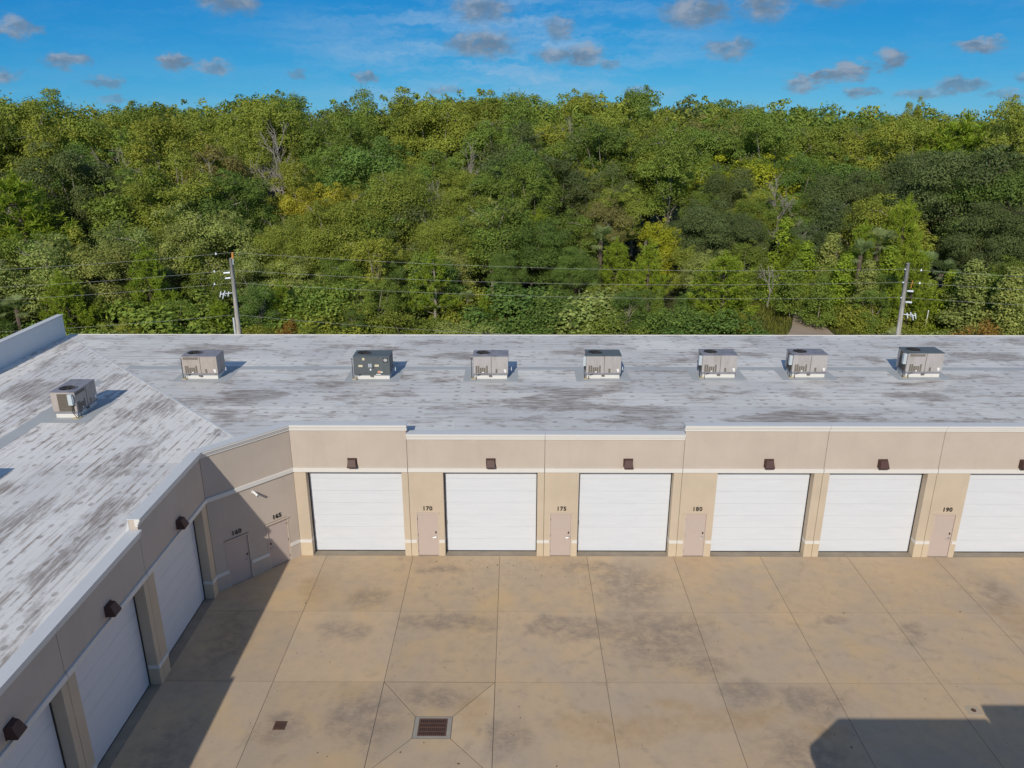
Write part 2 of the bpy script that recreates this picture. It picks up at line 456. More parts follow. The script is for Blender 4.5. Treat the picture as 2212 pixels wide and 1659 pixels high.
m_louvre = simple('louvre_shadow_metal', (.165, .145, .120), .6, .3, var=.2)
m_curb = simple('white_curb_metal', (.70, .68, .63), .5, .4, var=.06)
m_box = simple('disconnect_grey', (.50, .55, .57), .5, .4, var=.06)
m_fan = simple('fan_black', (.035, .033, .035), .5, .4)
m_sticker_y = simple('cream_sticker', (.66, .58, .40), .5, .3)
m_sticker_w = simple('white_sticker', (.78, .78, .76), .5, .3)
m_sticker_o = simple('orange_sticker', (.62, .33, .20), .5, .3)
m_sticker_k = simple('black_sticker', (.025, .02, .02), .5, .3)
m_copper = simple('copper_pipe', (.36, .17, .10), .5, .5, var=.2)
m_sealant = simple('yellowed_sealant', (.50, .42, .27), .8, .2, var=.3, scale=6)
m_iron = simple('rusty_iron_grate', (.115, .062, .046), .85, .2, var=.35, scale=6)
m_dframe = simple('drain_frame_concrete', (.315, .285, .240), .9, .2, var=.15)
m_wood = None
m_wood, t, b, o = mat('weathered_pole_wood')
p = gpos(t)
n = NOISE(t, VM(t, 'MULTIPLY', p, (9, 9, .7)), 1.6, 5.0, .6)
put(t, b, MIX(t, RAMP(t, n, .3, .7), (.330, .308, .275), (.620, .590, .545)), .9, .15, 0, n, .4, .02)
m_wire = simple('aluminium_wire', (.55, .55, .54), .5, .4)
m_porc = simple('white_porcelain', (.72, .76, .80), .3, .5)
m_orange = simple('orange_cover', (.60, .26, .06), .5, .4)
m_conduit = simple('pale_conduit', (.62, .66, .70), .5, .4)
m_asph = simple('cracked_asphalt', (.185, .165, .152), .95, .15, var=.3, scale=1.2, bump=.3)

m_ground, t, b, o = mat('woodland_ground')
p = gpos(t)
n = NOISE(t, p, .12, 6.0, .6); n2 = NOISE(t, p, 1.4, 5.0, .65)
c = MIX(t, RAMP(t, n, .35, .65), (.055, .060, .018), (.085, .095, .028))
c = MIX(t, M(t, 'MULTIPLY', RAMP(t, n2, .45, .7), .5), c, (.075, .062, .035))
put(t, b, c, .95, .1, 0, n2, .5, .08)


def leaf_material(name, use_attr=False, trans=.31):
    """leaf colour = the plant's own colour (object colour) varied leaf by leaf"""
    m, t, b, o = mat(name)
    at = N(t, 'ShaderNodeAttribute'); at.attribute_name = 'tint'
    if use_attr:
        a2 = N(t, 'ShaderNodeAttribute'); a2.attribute_name = 'leafcol'; base = a2.outputs['Color']
    else:
        base = N(t, 'ShaderNodeObjectInfo').outputs['Color']
    hs = N(t, 'ShaderNodeHueSaturation'); t.links.new(base, hs.inputs['Color'])
    t.links.new(RAMP(t, M(t, 'FRACT', M(t, 'MULTIPLY', at.outputs['Fac'], 7.13)), 0, 1, .482, .516, False), hs.inputs['Hue'])
    t.links.new(RAMP(t, at.outputs['Fac'], 0, 1, .68, 1.34, False), hs.inputs['Value'])
    col = hs.outputs[0]
    put(t, b, col, .62, .22)
    tr = N(t, 'ShaderNodeBsdfTranslucent'); t.links.new(MIX(t, 1.0, col, (1.1, 1.15, .6), 'MULTIPLY'), tr.inputs[0])
    mx = N(t, 'ShaderNodeMixShader'); mx.inputs[0].default_value = trans
    t.links.new(b.outputs[0], mx.inputs[1]); t.links.new(tr.outputs[0], mx.inputs[2]); t.links.new(mx.outputs[0], o.inputs[0])
    return m
m_leaf = leaf_material('leaf')
m_leaf_far = leaf_material('leaf_far', True)
m_bark = simple('pale_grey_bark', (.300, .265, .225), .9, .15, var=.3, scale=2.0)
m_bark_d = simple('brown_bark', (.135, .105, .082), .95, .1, var=.3, scale=2.0)
m_dead = simple('bleached_dead_wood', (.300, .272, .240), .9, .15, var=.2)

# ------------------------------------------------------------------ ground and courtyard
g = MB(); g.face([(-900, -300, -.07), (900, -300, -.07), (900, 1600, -.07), (-900, 1600, -.07)])
tag(g.build('ground', m_ground), kind='structure')
pav = MB(); pav.face([(-13.2, -60, -.007), (60, -60, -.007), (60, .45, -.007), (-13.2, .45, -.007)])
pavement = tag(pav.build('courtyard_pavement', m_joint), kind='structure')
rear = MB(); rear.face([(-70, 17.6, -.05), (80, 17.6, -.05), (80, 21.6, -.05), (-70, 21.6, -.05)])
tag(rear.build('rear_drive', m_asph), kind='structure')

JX = [-12.76 + 4.012 * i for i in range(0, 13)]
JY = [-.012, -4.263, -8.448, -12.65, -16.85, -21.05, -25.25, -29.45]
GAP = .0095
for i in range(len(JX) - 1):
    for j in range(len(JY) - 1):
        x0, x1 = JX[i] + GAP, JX[i + 1] - GAP
        y1, y0 = JY[j] - GAP, JY[j + 1] + GAP
        if i == 2 and j == 2:
            fx0, fx1, fy0, fy1 = -3.40, -2.12, -11.14, -10.15
            e = .009
            quads = [[(x0, y0), (x1, y0), (fx1, fy0), (fx0, fy0)], [(x1, y0), (x1, y1), (fx1, fy1), (fx1, fy0)],
                     [(x1, y1), (x0, y1), (fx0, fy1), (fx1, fy1)], [(x0, y1), (x0, y0), (fx0, fy0), (fx0, fy1)]]
            for qd in quads:
                cx = sum(a for a, _ in qd) / 4; cy = sum(a for _, a in qd) / 4
                qd = [(a + (cx - a) * e, bb + (cy - bb) * e * 1.6) for a, bb in qd]
                s = MB(); s.prism(qd, -.03, 0); s.build('slab', m_conc, pavement)
            continue
        s = MB(); s.box(x0, x1, y0, y1, -.03, 0); s.build('slab', m_conc, pavement)
        if j > 3 and i > 8:
            pass

# ------------------------------------------------------------------ the garage building round the courtyard
bld = empty('garage_building', (0, 0, 0))
tag(bld, 'beige corner garage building with white roller doors and stained white roof', 'building')
ZB, ZT = 4.28, 4.47           # belt course
SZ0, SZ1 = .68, .84           # sill band
ROOF = 5.97
HI, LO = 6.56, 6.14
TH = .40                      # depth of the door recess


def frame_mat(ax, ay, dx, dy):
    """local x runs along the wall, local y goes into the wall"""
    d = Vector((dx, dy, 0)).normalized()
    n = Vector((-d.y, d.x, 0))
    return Matrix(((d.x, n.x, 0, ax), (d.y, n.y, 0, ay), (0, 0, 1, 0), (0, 0, 0, 1)))


def garage_door(F, x0, x1):
    w = x1 - x0
    root = MB()
    root.box(x0 - .02, x1 + .02, TH + .07, TH + .09, 0, ZB, mat=F)
    gd = root.build('garage_door', m_back, bld)
    hs = [.62] * 6 + [.56]
    z = .035
    for h in hs:
        s = MB(); s.box(x0 + .035, x1 - .035, TH + .012, TH + .06, z, z + h - .007, mat=F)
        s.build('door_section', m_garage, gd, bevel=.006)
        z += h
    s = MB(); s.box(x0 + .03, x1 - .03, TH + .005, TH + .055, .003, .034, mat=F); s.build('bottom_seal', m_black, gd)
    for tx in (x0 + .001, x1 - .034):
        s = MB(); s.box(tx, tx + .033, TH - .02, TH + .06, 0, ZB - .02, mat=F); s.build('door_track', m_lock, gd)
    s = MB(); s.box(x0 + .06, x0 + .10, TH - .04, TH + .012, 1.45, 1.62, mat=F); s.build('door_latch', m_steel, gd)
    th = MB(); th.box(x0 + .003, x1 - .003, .004, TH + .07, -.03, .002, mat=F); th.build('threshold', m_conc_old, bld)


def digits(F, text, x, z, h=.20):
    cu = bpy.data.curves.new('unit_number', 'FONT')
    cu.body = text; cu.size = h * 1.38; cu.align_x = 'CENTER'; cu.offset = .007; cu.extrude = .012; cu.space_character = 1.12
    tmp = bpy.data.objects.new('tmp', cu); COL.objects.link(tmp)
    bpy.context.view_layer.update()
    me = bpy.data.meshes.new_from_object(tmp.evaluated_get(bpy.context.evaluated_depsgraph_get()))
    bpy.data.objects.remove(tmp, do_unlink=True)
    me.materials.clear(); me.materials.append(m_lock)
    me.name = 'unit_number'
    o = bpy.data.objects.new('unit_number', me); COL.objects.link(o); o.parent = bld
    o.matrix_local = F @ Matrix.Translation((x, -.016, z - h / 2)) @ Matrix.Rotation(PI / 2, 4, 'X') @ Matrix.Shear('XY', 4, (.10, 0)) if False else \
        F @ Matrix.Translation((x, -.016, z - h / 2)) @ Matrix.Rotation(PI / 2, 4, 'X')
    return o


def person_door(F, x0, x1, number, hinge_left=True, z1=2.15):
    root = MB()
    root.box(x0, x0 + .05, -.012, .10, 0, z1 + .05, mat=F); root.box(x1 - .05, x1, -.012, .10, 0, z1 + .05, mat=F)
    root.box(x0 - .03, x1 + .03, -.05, .10, z1 + .051, z1 + .10, mat=F)
    d = root.build('entrance_door', m_frame, bld)
    s = MB(); s.box(x0 + .055, x1 - .055, .03, .075, .012, z1 + .04, mat=F); leaf = s.build('door_leaf', m_door, d, bevel=.004)
    hx = x1 - .15 if hinge_left else x0 + .15
    s = MB(); s.box(hx - .03, hx + .03, .012, .031, 1.16, 1.26, mat=F); s.build('lock', m_lock, d)
    s = MB(); s.box(hx - .035, hx + .035, .010, .031, .93, 1.02, mat=F)
    sg = -1 if hinge_left else 1
    s.tube([F @ Vector((hx, -.03, .975)), F @ Vector((hx + sg * .13, -.03, .965))], .013, 6); s.tube([F @ Vector((hx, .02, .975)), F @ Vector((hx, -.03, .975))], .014, 6)
    s.build('handle', m_steel, d)
    gx = x0 + .052 if hinge_left else x1 - .052
    for hz in (.25, 1.08, 1.9):
        s = MB(); s.box(gx - .014, gx + .014, .010, .032, hz - .06, hz + .06, mat=F); s.build('hinge', m_lock, d)
    th = MB(); th.box(x0 + .051, x1 - .051, .002, .10, -.03, .010, mat=F); th.build('threshold', m_conc_old, bld)
    digits(F, number, (x0 + x1) / 2 + .02, 2.47)


def cornice(F, x0, x1, ztop, back=.30, ends=(0, 0)):
    """stepped white cornice with its cap"""
    s = MB()
    a, c = x0 - ends[0], x1 + ends[1]
    s.box(a, c, -.045, .06, ztop - .285, ztop - .185, mat=F)
    s.box(a, c, -.085, .06, ztop - .183, ztop - .10, mat=F)
    s.box(a, c, -.130, .06, ztop - .098, ztop - .012, mat=F)
    s.build('cornice', m_trim, bld, bevel=.008)
    s = MB(); s.box(a - .003, c + .003, -.140, back, ztop - .010, ztop + .018, mat=F); s.build('parapet_cap', m_cope, bld)


def wall_panel(F, x0, x1, ztop, gar=None, door=None, number=None, hinge_left=True, cor=True, ends=(0, 0)):
    g_ = .010
    a, c = x0 + g_, x1 - g_
    holes = []
    if door: holes.append((door[0], door[1], 2.20))
    if gar: holes.append((gar[0], gar[1], ZB))
    holes.sort()
    # upper wall
    s = MB()
    s.box(a, c, 0, .28, ZT - .001, ztop - .02, mat=F)
    s.build('wall_panel', m_wall, bld)
    # piers
    xs = a
    for (h0, h1, hz) in holes + [(c, None, None)]:
        if h0 - xs > .02:
            s = MB(); s.box(xs, h0, 0, TH + .10, SZ1 - .001, ZB - .003, mat=F); s.build('pier', m_pier, bld)
            s = MB(); s.box(xs, h0, -.012, TH + .10, -.03, SZ0 + .001, mat=F); s.build('pier_base', m_base, bld)
            s = MB(); s.box(xs - .001, h0 + .001, -.045, TH + .08, SZ0 + .003, SZ1 - .003, mat=F); s.build('sill_band', m_trim, bld, bevel=.006)
        if h1 is not None:
            if hz < ZB:
                s = MB(); s.box(h0, h1, 0, TH + .10, hz + .052, ZB - .003, mat=F); s.build('lintel', m_pier, bld)
            xs = h1
    # belt course
    s = MB(); s.box(x0 + .012, x1 - .012, -.065, TH + .10, ZB, ZT - .002, mat=F); s.build('belt_course', m_trim, bld, bevel=.008)
    if cor: cornice(F, x0 + .006, x1 - .006, ztop, ends=ends)
    if gar: garage_door(F, *gar)
    if door: person_door(F, door[0], door[1], number, hinge_left)
    # dark backing in the joint
    s = MB(); s.box(x1 - .03, x1 + .03, .03, .05, 0, ztop - .3, mat=F); s.build('joint_filler', m_joint, bld)


FB = frame_mat(0, 0, 1, 0)
BAYS = [(-9.92, -4.80, HI, (-9.37, -5.09), None, None), (-4.80, 1.29, LO, (-3.245, .98), (-4.53, -3.50), '170'),
        (1.29, 7.42, LO, (2.83, 7.05), (1.54, 2.58), '175'), (7.42, 13.67, HI, (8.99, 13.29), (7.69, 8.72), '180'),
        (13.67, 18.73, HI, (13.97, 18.33), None, None), (18.73, 24.90, HI, (20.21, 24.55), (18.97, 20.0), '190'),
        (24.90, 31.0, HI, (26.4, 30.66), (25.15, 26.18), '195'), (31.0, 37.1, LO, (32.5, 36.76), (31.25, 32.28), '200'),
        (37.1, 42.2, LO, (37.5, 41.8), None, None)]
for k, (x0, x1, zt, gar, dr, nb) in enumerate(BAYS):
    wall_panel(FB, x0, x1, zt, gar, dr, nb, ends=((0, .05) if k == 0 else (.05, 0) if k == 3 else (0, 0)))
# diagonal corner wall
DA, DB = (-12.70, -2.95), (-9.92, 0.0)
FD = frame_mat(DA[0], DA[1], DB[0] - DA[0], DB[1] - DA[1])
DL = math.hypot(DB[0] - DA[0], DB[1] - DA[1])
def diag_panel():
    s = MB(); s.box(.0, DL, 0, .28, ZT - .001, HI - .02, mat=FD); s.build('wall_panel', m_wall, bld)
    holes = [(.55, 1.63), (2.47, 3.55)]
    xs = 0
    for h0, h1 in holes + [(DL, None)]:
        s = MB(); s.box(xs, h0, 0, .3, SZ1 - .001, ZB - .003, mat=FD); s.build('pier', m_wall, bld)
        s = MB(); s.box(xs, h0, -.012, .3, -.03, SZ0 + .001, mat=FD); s.build('pier_base', m_wall, bld)
        sl = MB(); sl.box(xs - .001, h0 + .001, -.045, .2, SZ0 + .003, SZ1 - .003, mat=FD); sl.build('sill_band', m_trim, bld, bevel=.006)
        if h1:
            s = MB(); s.box(h0, h1, 0, .3, 2.252, ZB - .003, mat=FD); s.build('lintel', m_wall, bld); xs = h1
    s = MB(); s.box(-.02, DL + .02, -.065, .2, ZB, ZT - .002, mat=FD); s.build('belt_course', m_trim, bld, bevel=.008)
    cornice(FD, -.03, DL + .03, HI - .001)
    person_door(FD, .55, 1.63, '160', True, 2.12)
    person_door(FD, 2.47, 3.55, '165', False, 2.12)
diag_panel()
# the wing on the left: its face looks along +X; local x runs towards the camera's far end
WX = -12.71
FW = frame_mat(WX, 0, 0, 1)     # local x = world y, local y = -X (into the wall)
WB = [(-8.36, -2.95, HI, (-7.86, -3.42)), (-13.42, -8.36, LO, (-13.0, -8.64)), (-18.60, -13.42, LO, (-18.1, -13.72)),
      (-23.8, -18.60, HI, (-23.3, -18.95)), (-29.0, -23.8, HI, (-28.5, -24.1)), (-34.2, -29.0, HI, (-33.7, -29.3))]
for k, (x0, x1, zt, gar) in enumerate(WB):
    wall_panel(FW, x0, x1, zt, gar, None, None, ends=((.05, 0) if k == 0 else (0, .05) if k == 3 else (0, 0)))

# roofs: two sheets meeting on the hip
RB, RWX = 16.35, -28.5
rf = MB(); rf.prism([(-9.92, .27), (44, .27), (44, RB), (-28.5, RB), (-12.42, .06), (-12.2, -.16)], ROOF - .25, ROOF)
roof_main = rf.build('roof', m_roof_x, bld)
rf = MB(); rf.prism([(RWX, -40), (-12.98, -40), (-12.98, -2.8), (-10.15, .26), (-12.21, -.17), (-12.43, .05), (-28.49, RB - .01), (RWX, RB - .01)][::1], ROOF - .26, ROOF - .002)
roof_wing = rf.build('roof', m_roof_y, bld)
# hip seam, rear edge trim
s = MB(); d = Vector((-16.2, 16.2, 0)).normalized(); n_ = Vector((d.y, -d.x, 0))
a0, a1 = Vector((-12.3, -.06, 0)), Vector((-28.2, 15.9, 0))
s.prism([tuple((a0 + n_ * .06).xy), tuple((a0 - n_ * .06).xy)[0:2], tuple((a1 - n_ * .06).xy), tuple((a1 + n_ * .06).xy)][::-1], ROOF + .002, ROOF + .016)
s.build('hip_cap', m_cope, roof_main)
s = MB(); s.box(-28.5, 44, RB, RB + .10, ROOF - .30, ROOF + .03); s.build('edge_trim', m_trim, bld)
s = MB(); s.box(-28.3, 44, RB - .3, RB, -.05, ROOF - .26); s.build('rear_wall', m_wall, bld)
# tall parapet on the wing's outer side
s = MB(); s.box(-28.80, -28.50, -40, 16.0, 0, 7.33); pw_ = s.build('parapet', m_pwall, bld)
s = MB(); s.box(-28.85, -28.45, -40.05, 16.05, 7.332, 7.39); s.build('parapet_cap', m_cope, pw_)
# back slopes of the front parapets (membrane turned up the parapet)
for (x0, x1, zt, *_r) in BAYS:
    s = MB(); s.v = [(x0, .28, ROOF + .001), (x1, .28, ROOF + .001), (x1, .28, zt - .012), (x0, .28, zt - .012), (x0, .46, ROOF + .003), (x1, .46, ROOF + .003)]
    s.f = [(4, 5, 2, 3), (0, 4, 3), (1, 2, 5)]; s.m = [0] * 3
    s.build('parapet_flashing', m_cope, bld)
for (y0, y1, zt, *_r) in WB:
    s = MB(); X = WX - .28
    s.v = [(X, y0, ROOF), (X, y1, ROOF), (X, y1, zt - .012), (X, y0, zt - .012), (X - .16, y0, ROOF + .003), (X - .16, y1, ROOF + .003)]
    s.f = [(4, 3, 2, 5), (0, 3, 4), (1, 5, 2)]; s.m = [0] * 3
    s.build('parapet_flashing', m_cope, bld)

def sheet(x0, x1, y0, y1, z, m=None, name='roof_sheet'):
    s = MB(); s.box(x0, x1, y0, y1, ROOF - .02, z); return s.build(name, m or m_patch, bld)
Z1, Z2 = ROOF + .004, ROOF + .008
sheet(-21.6, 44, 9.38, 9.92, Z1)
sheet(-22.45, -21.75, -30, 7.4, Z1)
sheet(-21.74, -20.9, 5.2, 5.7, Z2)

# ------------------------------------------------------------------ rooftop air conditioners
UNITS = 'packaged air conditioners on the roof'


def ac_unit(name, loc, rz, label, body, lid, w=1.84, dpt=1.12, h=1.03, dark=False, box=None, mast=False, upper_louvre=False, rust_lid=False):
    r = empty(name, loc, rz); tag(r, label, 'air conditioner', UNITS)
    z0, z1 = .25, .25 + h
    s = MB(); s.box(-w / 2 + .06, w / 2 - .05, .06, dpt - .06, -.004, z0 - .03); s.build('curb', m_curb, r, bevel=.006)
    s = MB(); s.box(-w / 2 + .01, w / 2 - .01, .01, dpt - .01, z0 - .028, z0 + .06); s.build('base_rail', m_ac_top if not dark else m_ac_topdark, r)
    s = MB(); s.box(-w / 2, w / 2, 0, dpt, z0 + .062, z1 - .03); s.build('cabinet', body, r, bevel=.012)
    s = MB(); s.box(-w / 2 - .02, w / 2 + .02, -.02, dpt + .02, z1 - .028, z1); s.build('lid', lid, r, bevel=.008)
    fx = -w / 2 + .50
    s = MB()
    n = 20; R1, R0 = .40, .36
    for k in range(n):
        a, bb = 2 * PI * k / n, 2 * PI * (k + 1) / n
        p = lambda R, t, z: (fx + R * math.cos(t), dpt / 2 + R * math.sin(t), z)
        s.face([p(R1, a, z1 + .035), p(R1, bb, z1 + .035), p(R0, bb, z1 + .035), p(R0, a, z1 + .035)][::-1][::-1])
        s.face([p(R1, a, z1), p(R1, bb, z1), p(R1, bb, z1 + .035), p(R1, a, z1 + .035)])
        s.face([p(R0, bb, z1 + .004), p(R0, a, z1 + .004), p(R0, a, z1 + .035), p(R0, bb, z1 + .035)])
    s.build('fan_ring', lid, r)
    s = MB(); s.prism([(fx + .358 * math.cos(2 * PI * k / 20), dpt / 2 + .358 * math.sin(2 * PI * k / 20)) for k in range(20)], z1 - .001, z1 + .006); s.build('fan_opening', m_fan, r)
    s = MB()
    for k in range(4):
        t = k * PI / 2 + .5
        c, sn = math.cos(t), math.sin(t)
        q = lambda a, bb, z: (fx + c * a - sn * bb, dpt / 2 + sn * a + c * bb, z)
        s.face([q(.06, -.04, z1 + .010), q(.33, -.12, z1 + .010), q(.33, .10, z1 + .022), q(.06, .04, z1 + .022)])
    s.prism([(fx + .07 * math.cos(2 * PI * k / 10), dpt / 2 + .07 * math.sin(2 * PI * k / 10)) for k in range(10)], z1 + .006, z1 + .03)
    s.build('fan_blades', m_coil, r)
    s = MB()
    for rr in (.12, .20, .28, .35):
        s.tube([(fx + rr * math.cos(2 * PI * k / 16), dpt / 2 + rr * math.sin(2 * PI * k / 16), z1 + .036) for k in range(17)], .005, 4, cap=False)
    for k in range(4):
        t = k * PI / 4
        s.tube([(fx - .37 * math.cos(t), dpt / 2 - .37 * math.sin(t), z1 + .036), (fx + .37 * math.cos(t), dpt / 2 + .37 * math.sin(t), z1 + .036)], .006, 4)
    s.build('fan_guard', m_lock, r)
    # seam between the two access panels, coil on the left end
    s = MB(); s.box(.02, .045, -.012, 0, z0 + .07, z1 - .04); s.build('panel_seam', m_ac_topdark if dark else m_louvre, r)
    s = MB(); s.box(-w / 2 - .010, -w / 2, .10, dpt - .30, z0 + .09, z1 - .10); cl = s.build('coil', m_coil, r)
    s = MB()
    for k in range(9):
        zz = z0 + .13 + k * (h - .26) / 9
        s.box(-w / 2 - .018, -w / 2 - .009, .10, dpt - .30, zz, zz + .03)
    s.build('coil_fin', m_louvre, cl)
    if not dark:
        # stepped row of louvre slots low on the left panel
        for i, (lx, lh) in enumerate([(-.80, .40), (-.69, .40), (-.58, .30), (-.47, .30), (-.36, .30), (-.24, .40)]):
            s = MB(); s.box(lx, lx + .085, -.010, .002, z0 + .09, z0 + .09 + lh); s.build('louvre', m_louvre, r)
        for lx, lh in [(.26, .22), (.38, .11), (.50, .11), (.62, .11)]:
            s = MB(); s.box(lx, lx + .10, -.008, .002, z0 + .09, z0 + .09 + lh); s.build('louvre', body if lh < .2 else m_louvre, r)
        s = MB(); s.box(.70, .82, -.008, .002, z0 + .12, z0 + .30); s.build('sticker', m_sticker_w, r)
        s = MB(); s.box(-.45, -.36, -.014, -.009, z0 + .10, z0 + .16); s.build('sticker', m_sticker_w, r)
        if upper_louvre:
            s = MB()
            for k in range(9): s.box(-.84 + k * .09, -.77 + k * .09, -.010, .002, z1 - .20, z1 - .07)
            s.build('louvre', m_louvre, r)
    else:
        # grey brand plate, emblem and stickers
        for (sx, sz, sw, sh, mm) in [(-.70, z0 + .44, .22, .11, m_sticker_y), (.16, z0 + .46, .22, .11, m_sticker_y), (-.48, z1 - .22, .12, .13, m_sticker_y),
                                     (.30, z0 + .10, .17, .13, m_sticker_o), (.47, z0 + .12, .09, .07, m_sticker_w), (.22, z0 + .01, .24, .04, m_sticker_w),
                                     (-.17, z0 + .42, .06, .20, m_box), (-.07, z0 + .42, .06, .20, m_box), (-.11, z0 + .24, .08, .10, m_sticker_w)]:
            s = MB(); s.box(sx, sx + sw, -.008, .002, sz, sz + sh); s.build('sticker', mm, r)
        s = MB(); s.box(.62, .86, -.008, .002, z1 - .33, z1 - .09); em = s.build('emblem', m_sticker_k, r)
        s = MB()
        ex, ez = .74, z1 - .21
        for k in range(14):
            a, bb = 2 * PI * k / 14, 2 * PI * (k + 1) / 14
            s.face([(ex + .095 * math.cos(a), -.0095, ez + .08 * math.sin(a)), (ex + .095 * math.cos(bb), -.0095, ez + .08 * math.sin(bb)),
                    (ex + .072 * math.cos(bb), -.0095, ez + .058 * math.sin(bb)), (ex + .072 * math.cos(a), -.0095, ez + .058 * math.sin(a))])
        for kx in (-.045, -.012, .02): s.box(ex + kx, ex + kx + .018, -.0098, -.008, ez - .03, ez + .03)
        s.box(ex - .045, ex + .05, -.0099, -.008, ez - .008, ez + .010)
        s.build('emblem_mark', m_sticker_w, em)
        s = MB(); s.tube([(.08, -.02, z0 + .40), (.08, .01, z0 + .40)], .035, 8); s.build('knob', m_lock, r)
    # condensate trap, wiring, sealant at the curb
    s = MB(); s.box(-.10, .06, -.06, .04, z0 - .09, z0 - .03); s.build('drip_bracket', m_louvre, r)
    s = MB(); s.tube([(-w / 2 + .16, -.02, z0 + .02), (-w / 2 + .13, -.07, z0 - .08), (-w / 2 + .14, -.10, -.005)], .018, 6)
    s.tube([(-w / 2 + .40, -.015, z0 + .01), (-w / 2 + .30, -.06, z0 + .03), (-w / 2 + .20, -.05, z0 - .02)], .016, 6); s.build('cable', m_black, r)
    s = MB(); s.tube([(w / 2, dpt * .6, z0 + .12), (w / 2 + .10, dpt * .6, z0 + .12), (w / 2 + .10, dpt * .6, z0 + .02), (w / 2 + .18, dpt * .6, z0 + .02), (w / 2 + .18, dpt * .6, z0 + .20)], .022, 6)
    s.build('drain_trap', m_porc, r)
    s = MB(); s.prism([(-w / 2 - .12, -.06), (-w / 2 + .16, -.10), (-w / 2 + .18, .05), (-w / 2 + .02, .30), (-w / 2 - .08, .26)], -.002, .022); s.build('sealant', m_sealant, r)
    if box:
        bx = -w / 2 - .17
        s = MB(); s.box(bx, bx + .16, .06, .26, z0 + h * .42, z1 - .08); s.box(bx + .05, bx + .12, .03, .06, z0 + h * .55, z1 - .18); db = s.build('disconnect_box', m_box, r, bevel=.01)
        s = MB(); s.tube([(bx + .08, .16, z0 + h * .42), (bx + .08, .16, z0 + .05), (bx + .10, .0, -.005)], .022, 6); s.build('conduit', m_lock, r)
    if mast:
        s = MB(); s.tube([(-w / 2 - .10, .15, .02), (-w / 2 - .10, .15, z1 - .2)], .018, 6); s.tube([(-w / 2 - .16, .15, z1 - .17), (-w / 2 - .04, .15, z1 - .2)], .022, 6); s.build('gauge_pipe', m_lock, r)
    return r


ZR = ROOF + .011
AC = [(-16.72, 7.68, 'tan air conditioner on the main roof, first from the roof corner', m_ac_tan, m_ac_top, dict(mast=True, upper_louvre=True)),
      (-7.62, 7.70, 'charcoal air conditioner with stickers and a square emblem plate', m_ac_dark, m_ac_topdark, dict(dark=True, mast=True, w=1.92)),
      (-1.33, 7.76, 'grey air conditioner next to the right of the charcoal one', m_ac_pale, m_ac_top, dict(mast=True)),
      (4.66, 7.86, 'grey air conditioner with a black stained lid near mid roof', m_ac_pale, m_ac_topdark, dict(box=True)),
      (10.84, 8.02, 'pale air conditioner, third from the right end of the roof', m_ac_pale, m_ac_top, dict(box=True)),
      (15.66, 8.10, 'pale air conditioner, second from the right end of the roof', m_ac_pale, m_ac_top, dict(box=True)),
      (21.78, 8.16, 'large pale air conditioner farthest right on the main roof', m_ac_pale, m_ac_topdark, dict(box=True, upper_louvre=True, h=1.12, w=1.92))]
for (x, y, lb, bm, lm, kw) in AC:
    ac_unit('air_conditioner', (x, y, ZR), 0, lb, bm, lm, **kw)
    sheet(x - 1.45, x + 1.45, y - .42, y + 1.8, Z2)
ac_unit('air_conditioner', (-21.34, 3.02, ZR), PI / 2 * 0 + 0, 'x', m_ac_tan, m_ac_top) if False else None
# units on the wing stand turned by a quarter
for (x, y, lb) in [(-20.30, 3.02, 'tan air conditioner standing alone on the left wing roof'), (-20.50, -6.2, 'tan air conditioner at the left edge of view on the wing roof')]:
    u = ac_unit('air_conditioner', (x, y, ZR), PI / 2, lb, m_ac_tan, m_ac_top, box=True, upper_louvre=True)
    sheet(x - 1.75, x + .62, y - 1.5, y + 1.65, Z2)

# ------------------------------------------------------------------ wall lights, camera
LIGHTS = 'brown wall lights over the garage doors'


def wall_light(F, x, z, label):
    r = empty('wall_light'); r.matrix_world = F @ Matrix.Translation((x, 0, z)); tag(r, label, 'wall light', LIGHTS)
    hw = .195
    s = MB()
    P = [(-hw, 0, .19), (hw, 0, .19), (hw, 0, -.16), (-hw, 0, -.16), (-hw * .8, -.18, .19), (hw * .8, -.18, .19), (hw, -.32, -.10), (-hw, -.32, -.10), (hw, -.29, -.16), (-hw, -.29, -.16)]
    s.v = P; s.f = [(0, 1, 5, 4), (4, 5, 6, 7), (1, 2, 8, 6, 5), (0, 4, 7, 9, 3), (7, 6, 8, 9)]; s.m = [0] * 5
    s.build('housing', m_lamp, r)
    s = MB(); s.face([(-hw * .95, -.29, -.158), (hw * .95, -.29, -.158), (hw * .95, -.02, -.158), (-hw * .95, -.02, -.158)][::-1]); s.build('lens', m_lens, r)
    s = MB(); s.box(-hw - .02, hw + .02, -.012, 0, -.19, .21); s.build('backplate', m_lamp, r)
    return r
for x, lb in [(-7.24, 'brown wall light over the first sunlit garage door beside the corner'), (-1.10, 'brown wall light over the second sunlit garage door from the corner'),
              (4.98, 'brown wall light over the third sunlit garage door from the corner'), (11.20, 'brown wall light over the fourth sunlit garage door from the corner'),
              (16.22, 'brown wall light over the fifth sunlit garage door from the corner'), (22.45, 'brown wall light cut by the right picture edge')]:
    wall_light(FB, x, 4.74, lb)
for y, lb in [(-5.50, 'brown wall light on the shaded wing, farthest from view'), (-10.85, 'brown wall light on the shaded wing, middle of three'), (-15.85, 'brown wall light on the shaded wing, at the lower left edge')]:
    wall_light(FW, y, 4.78, lb)
for y in (-21.2, -26.4):
    pass
r = empty('security_camera'); r.matrix_world = FD @ Matrix.Translation((2.06, 0, 4.0)); tag(r, 'small white security camera high on the angled corner wall', 'camera')
s = MB(); s.tube([(0, 0, .02), (0, -.05, .02)], .065, 10); s.build('mount', m_sticker_w, r)
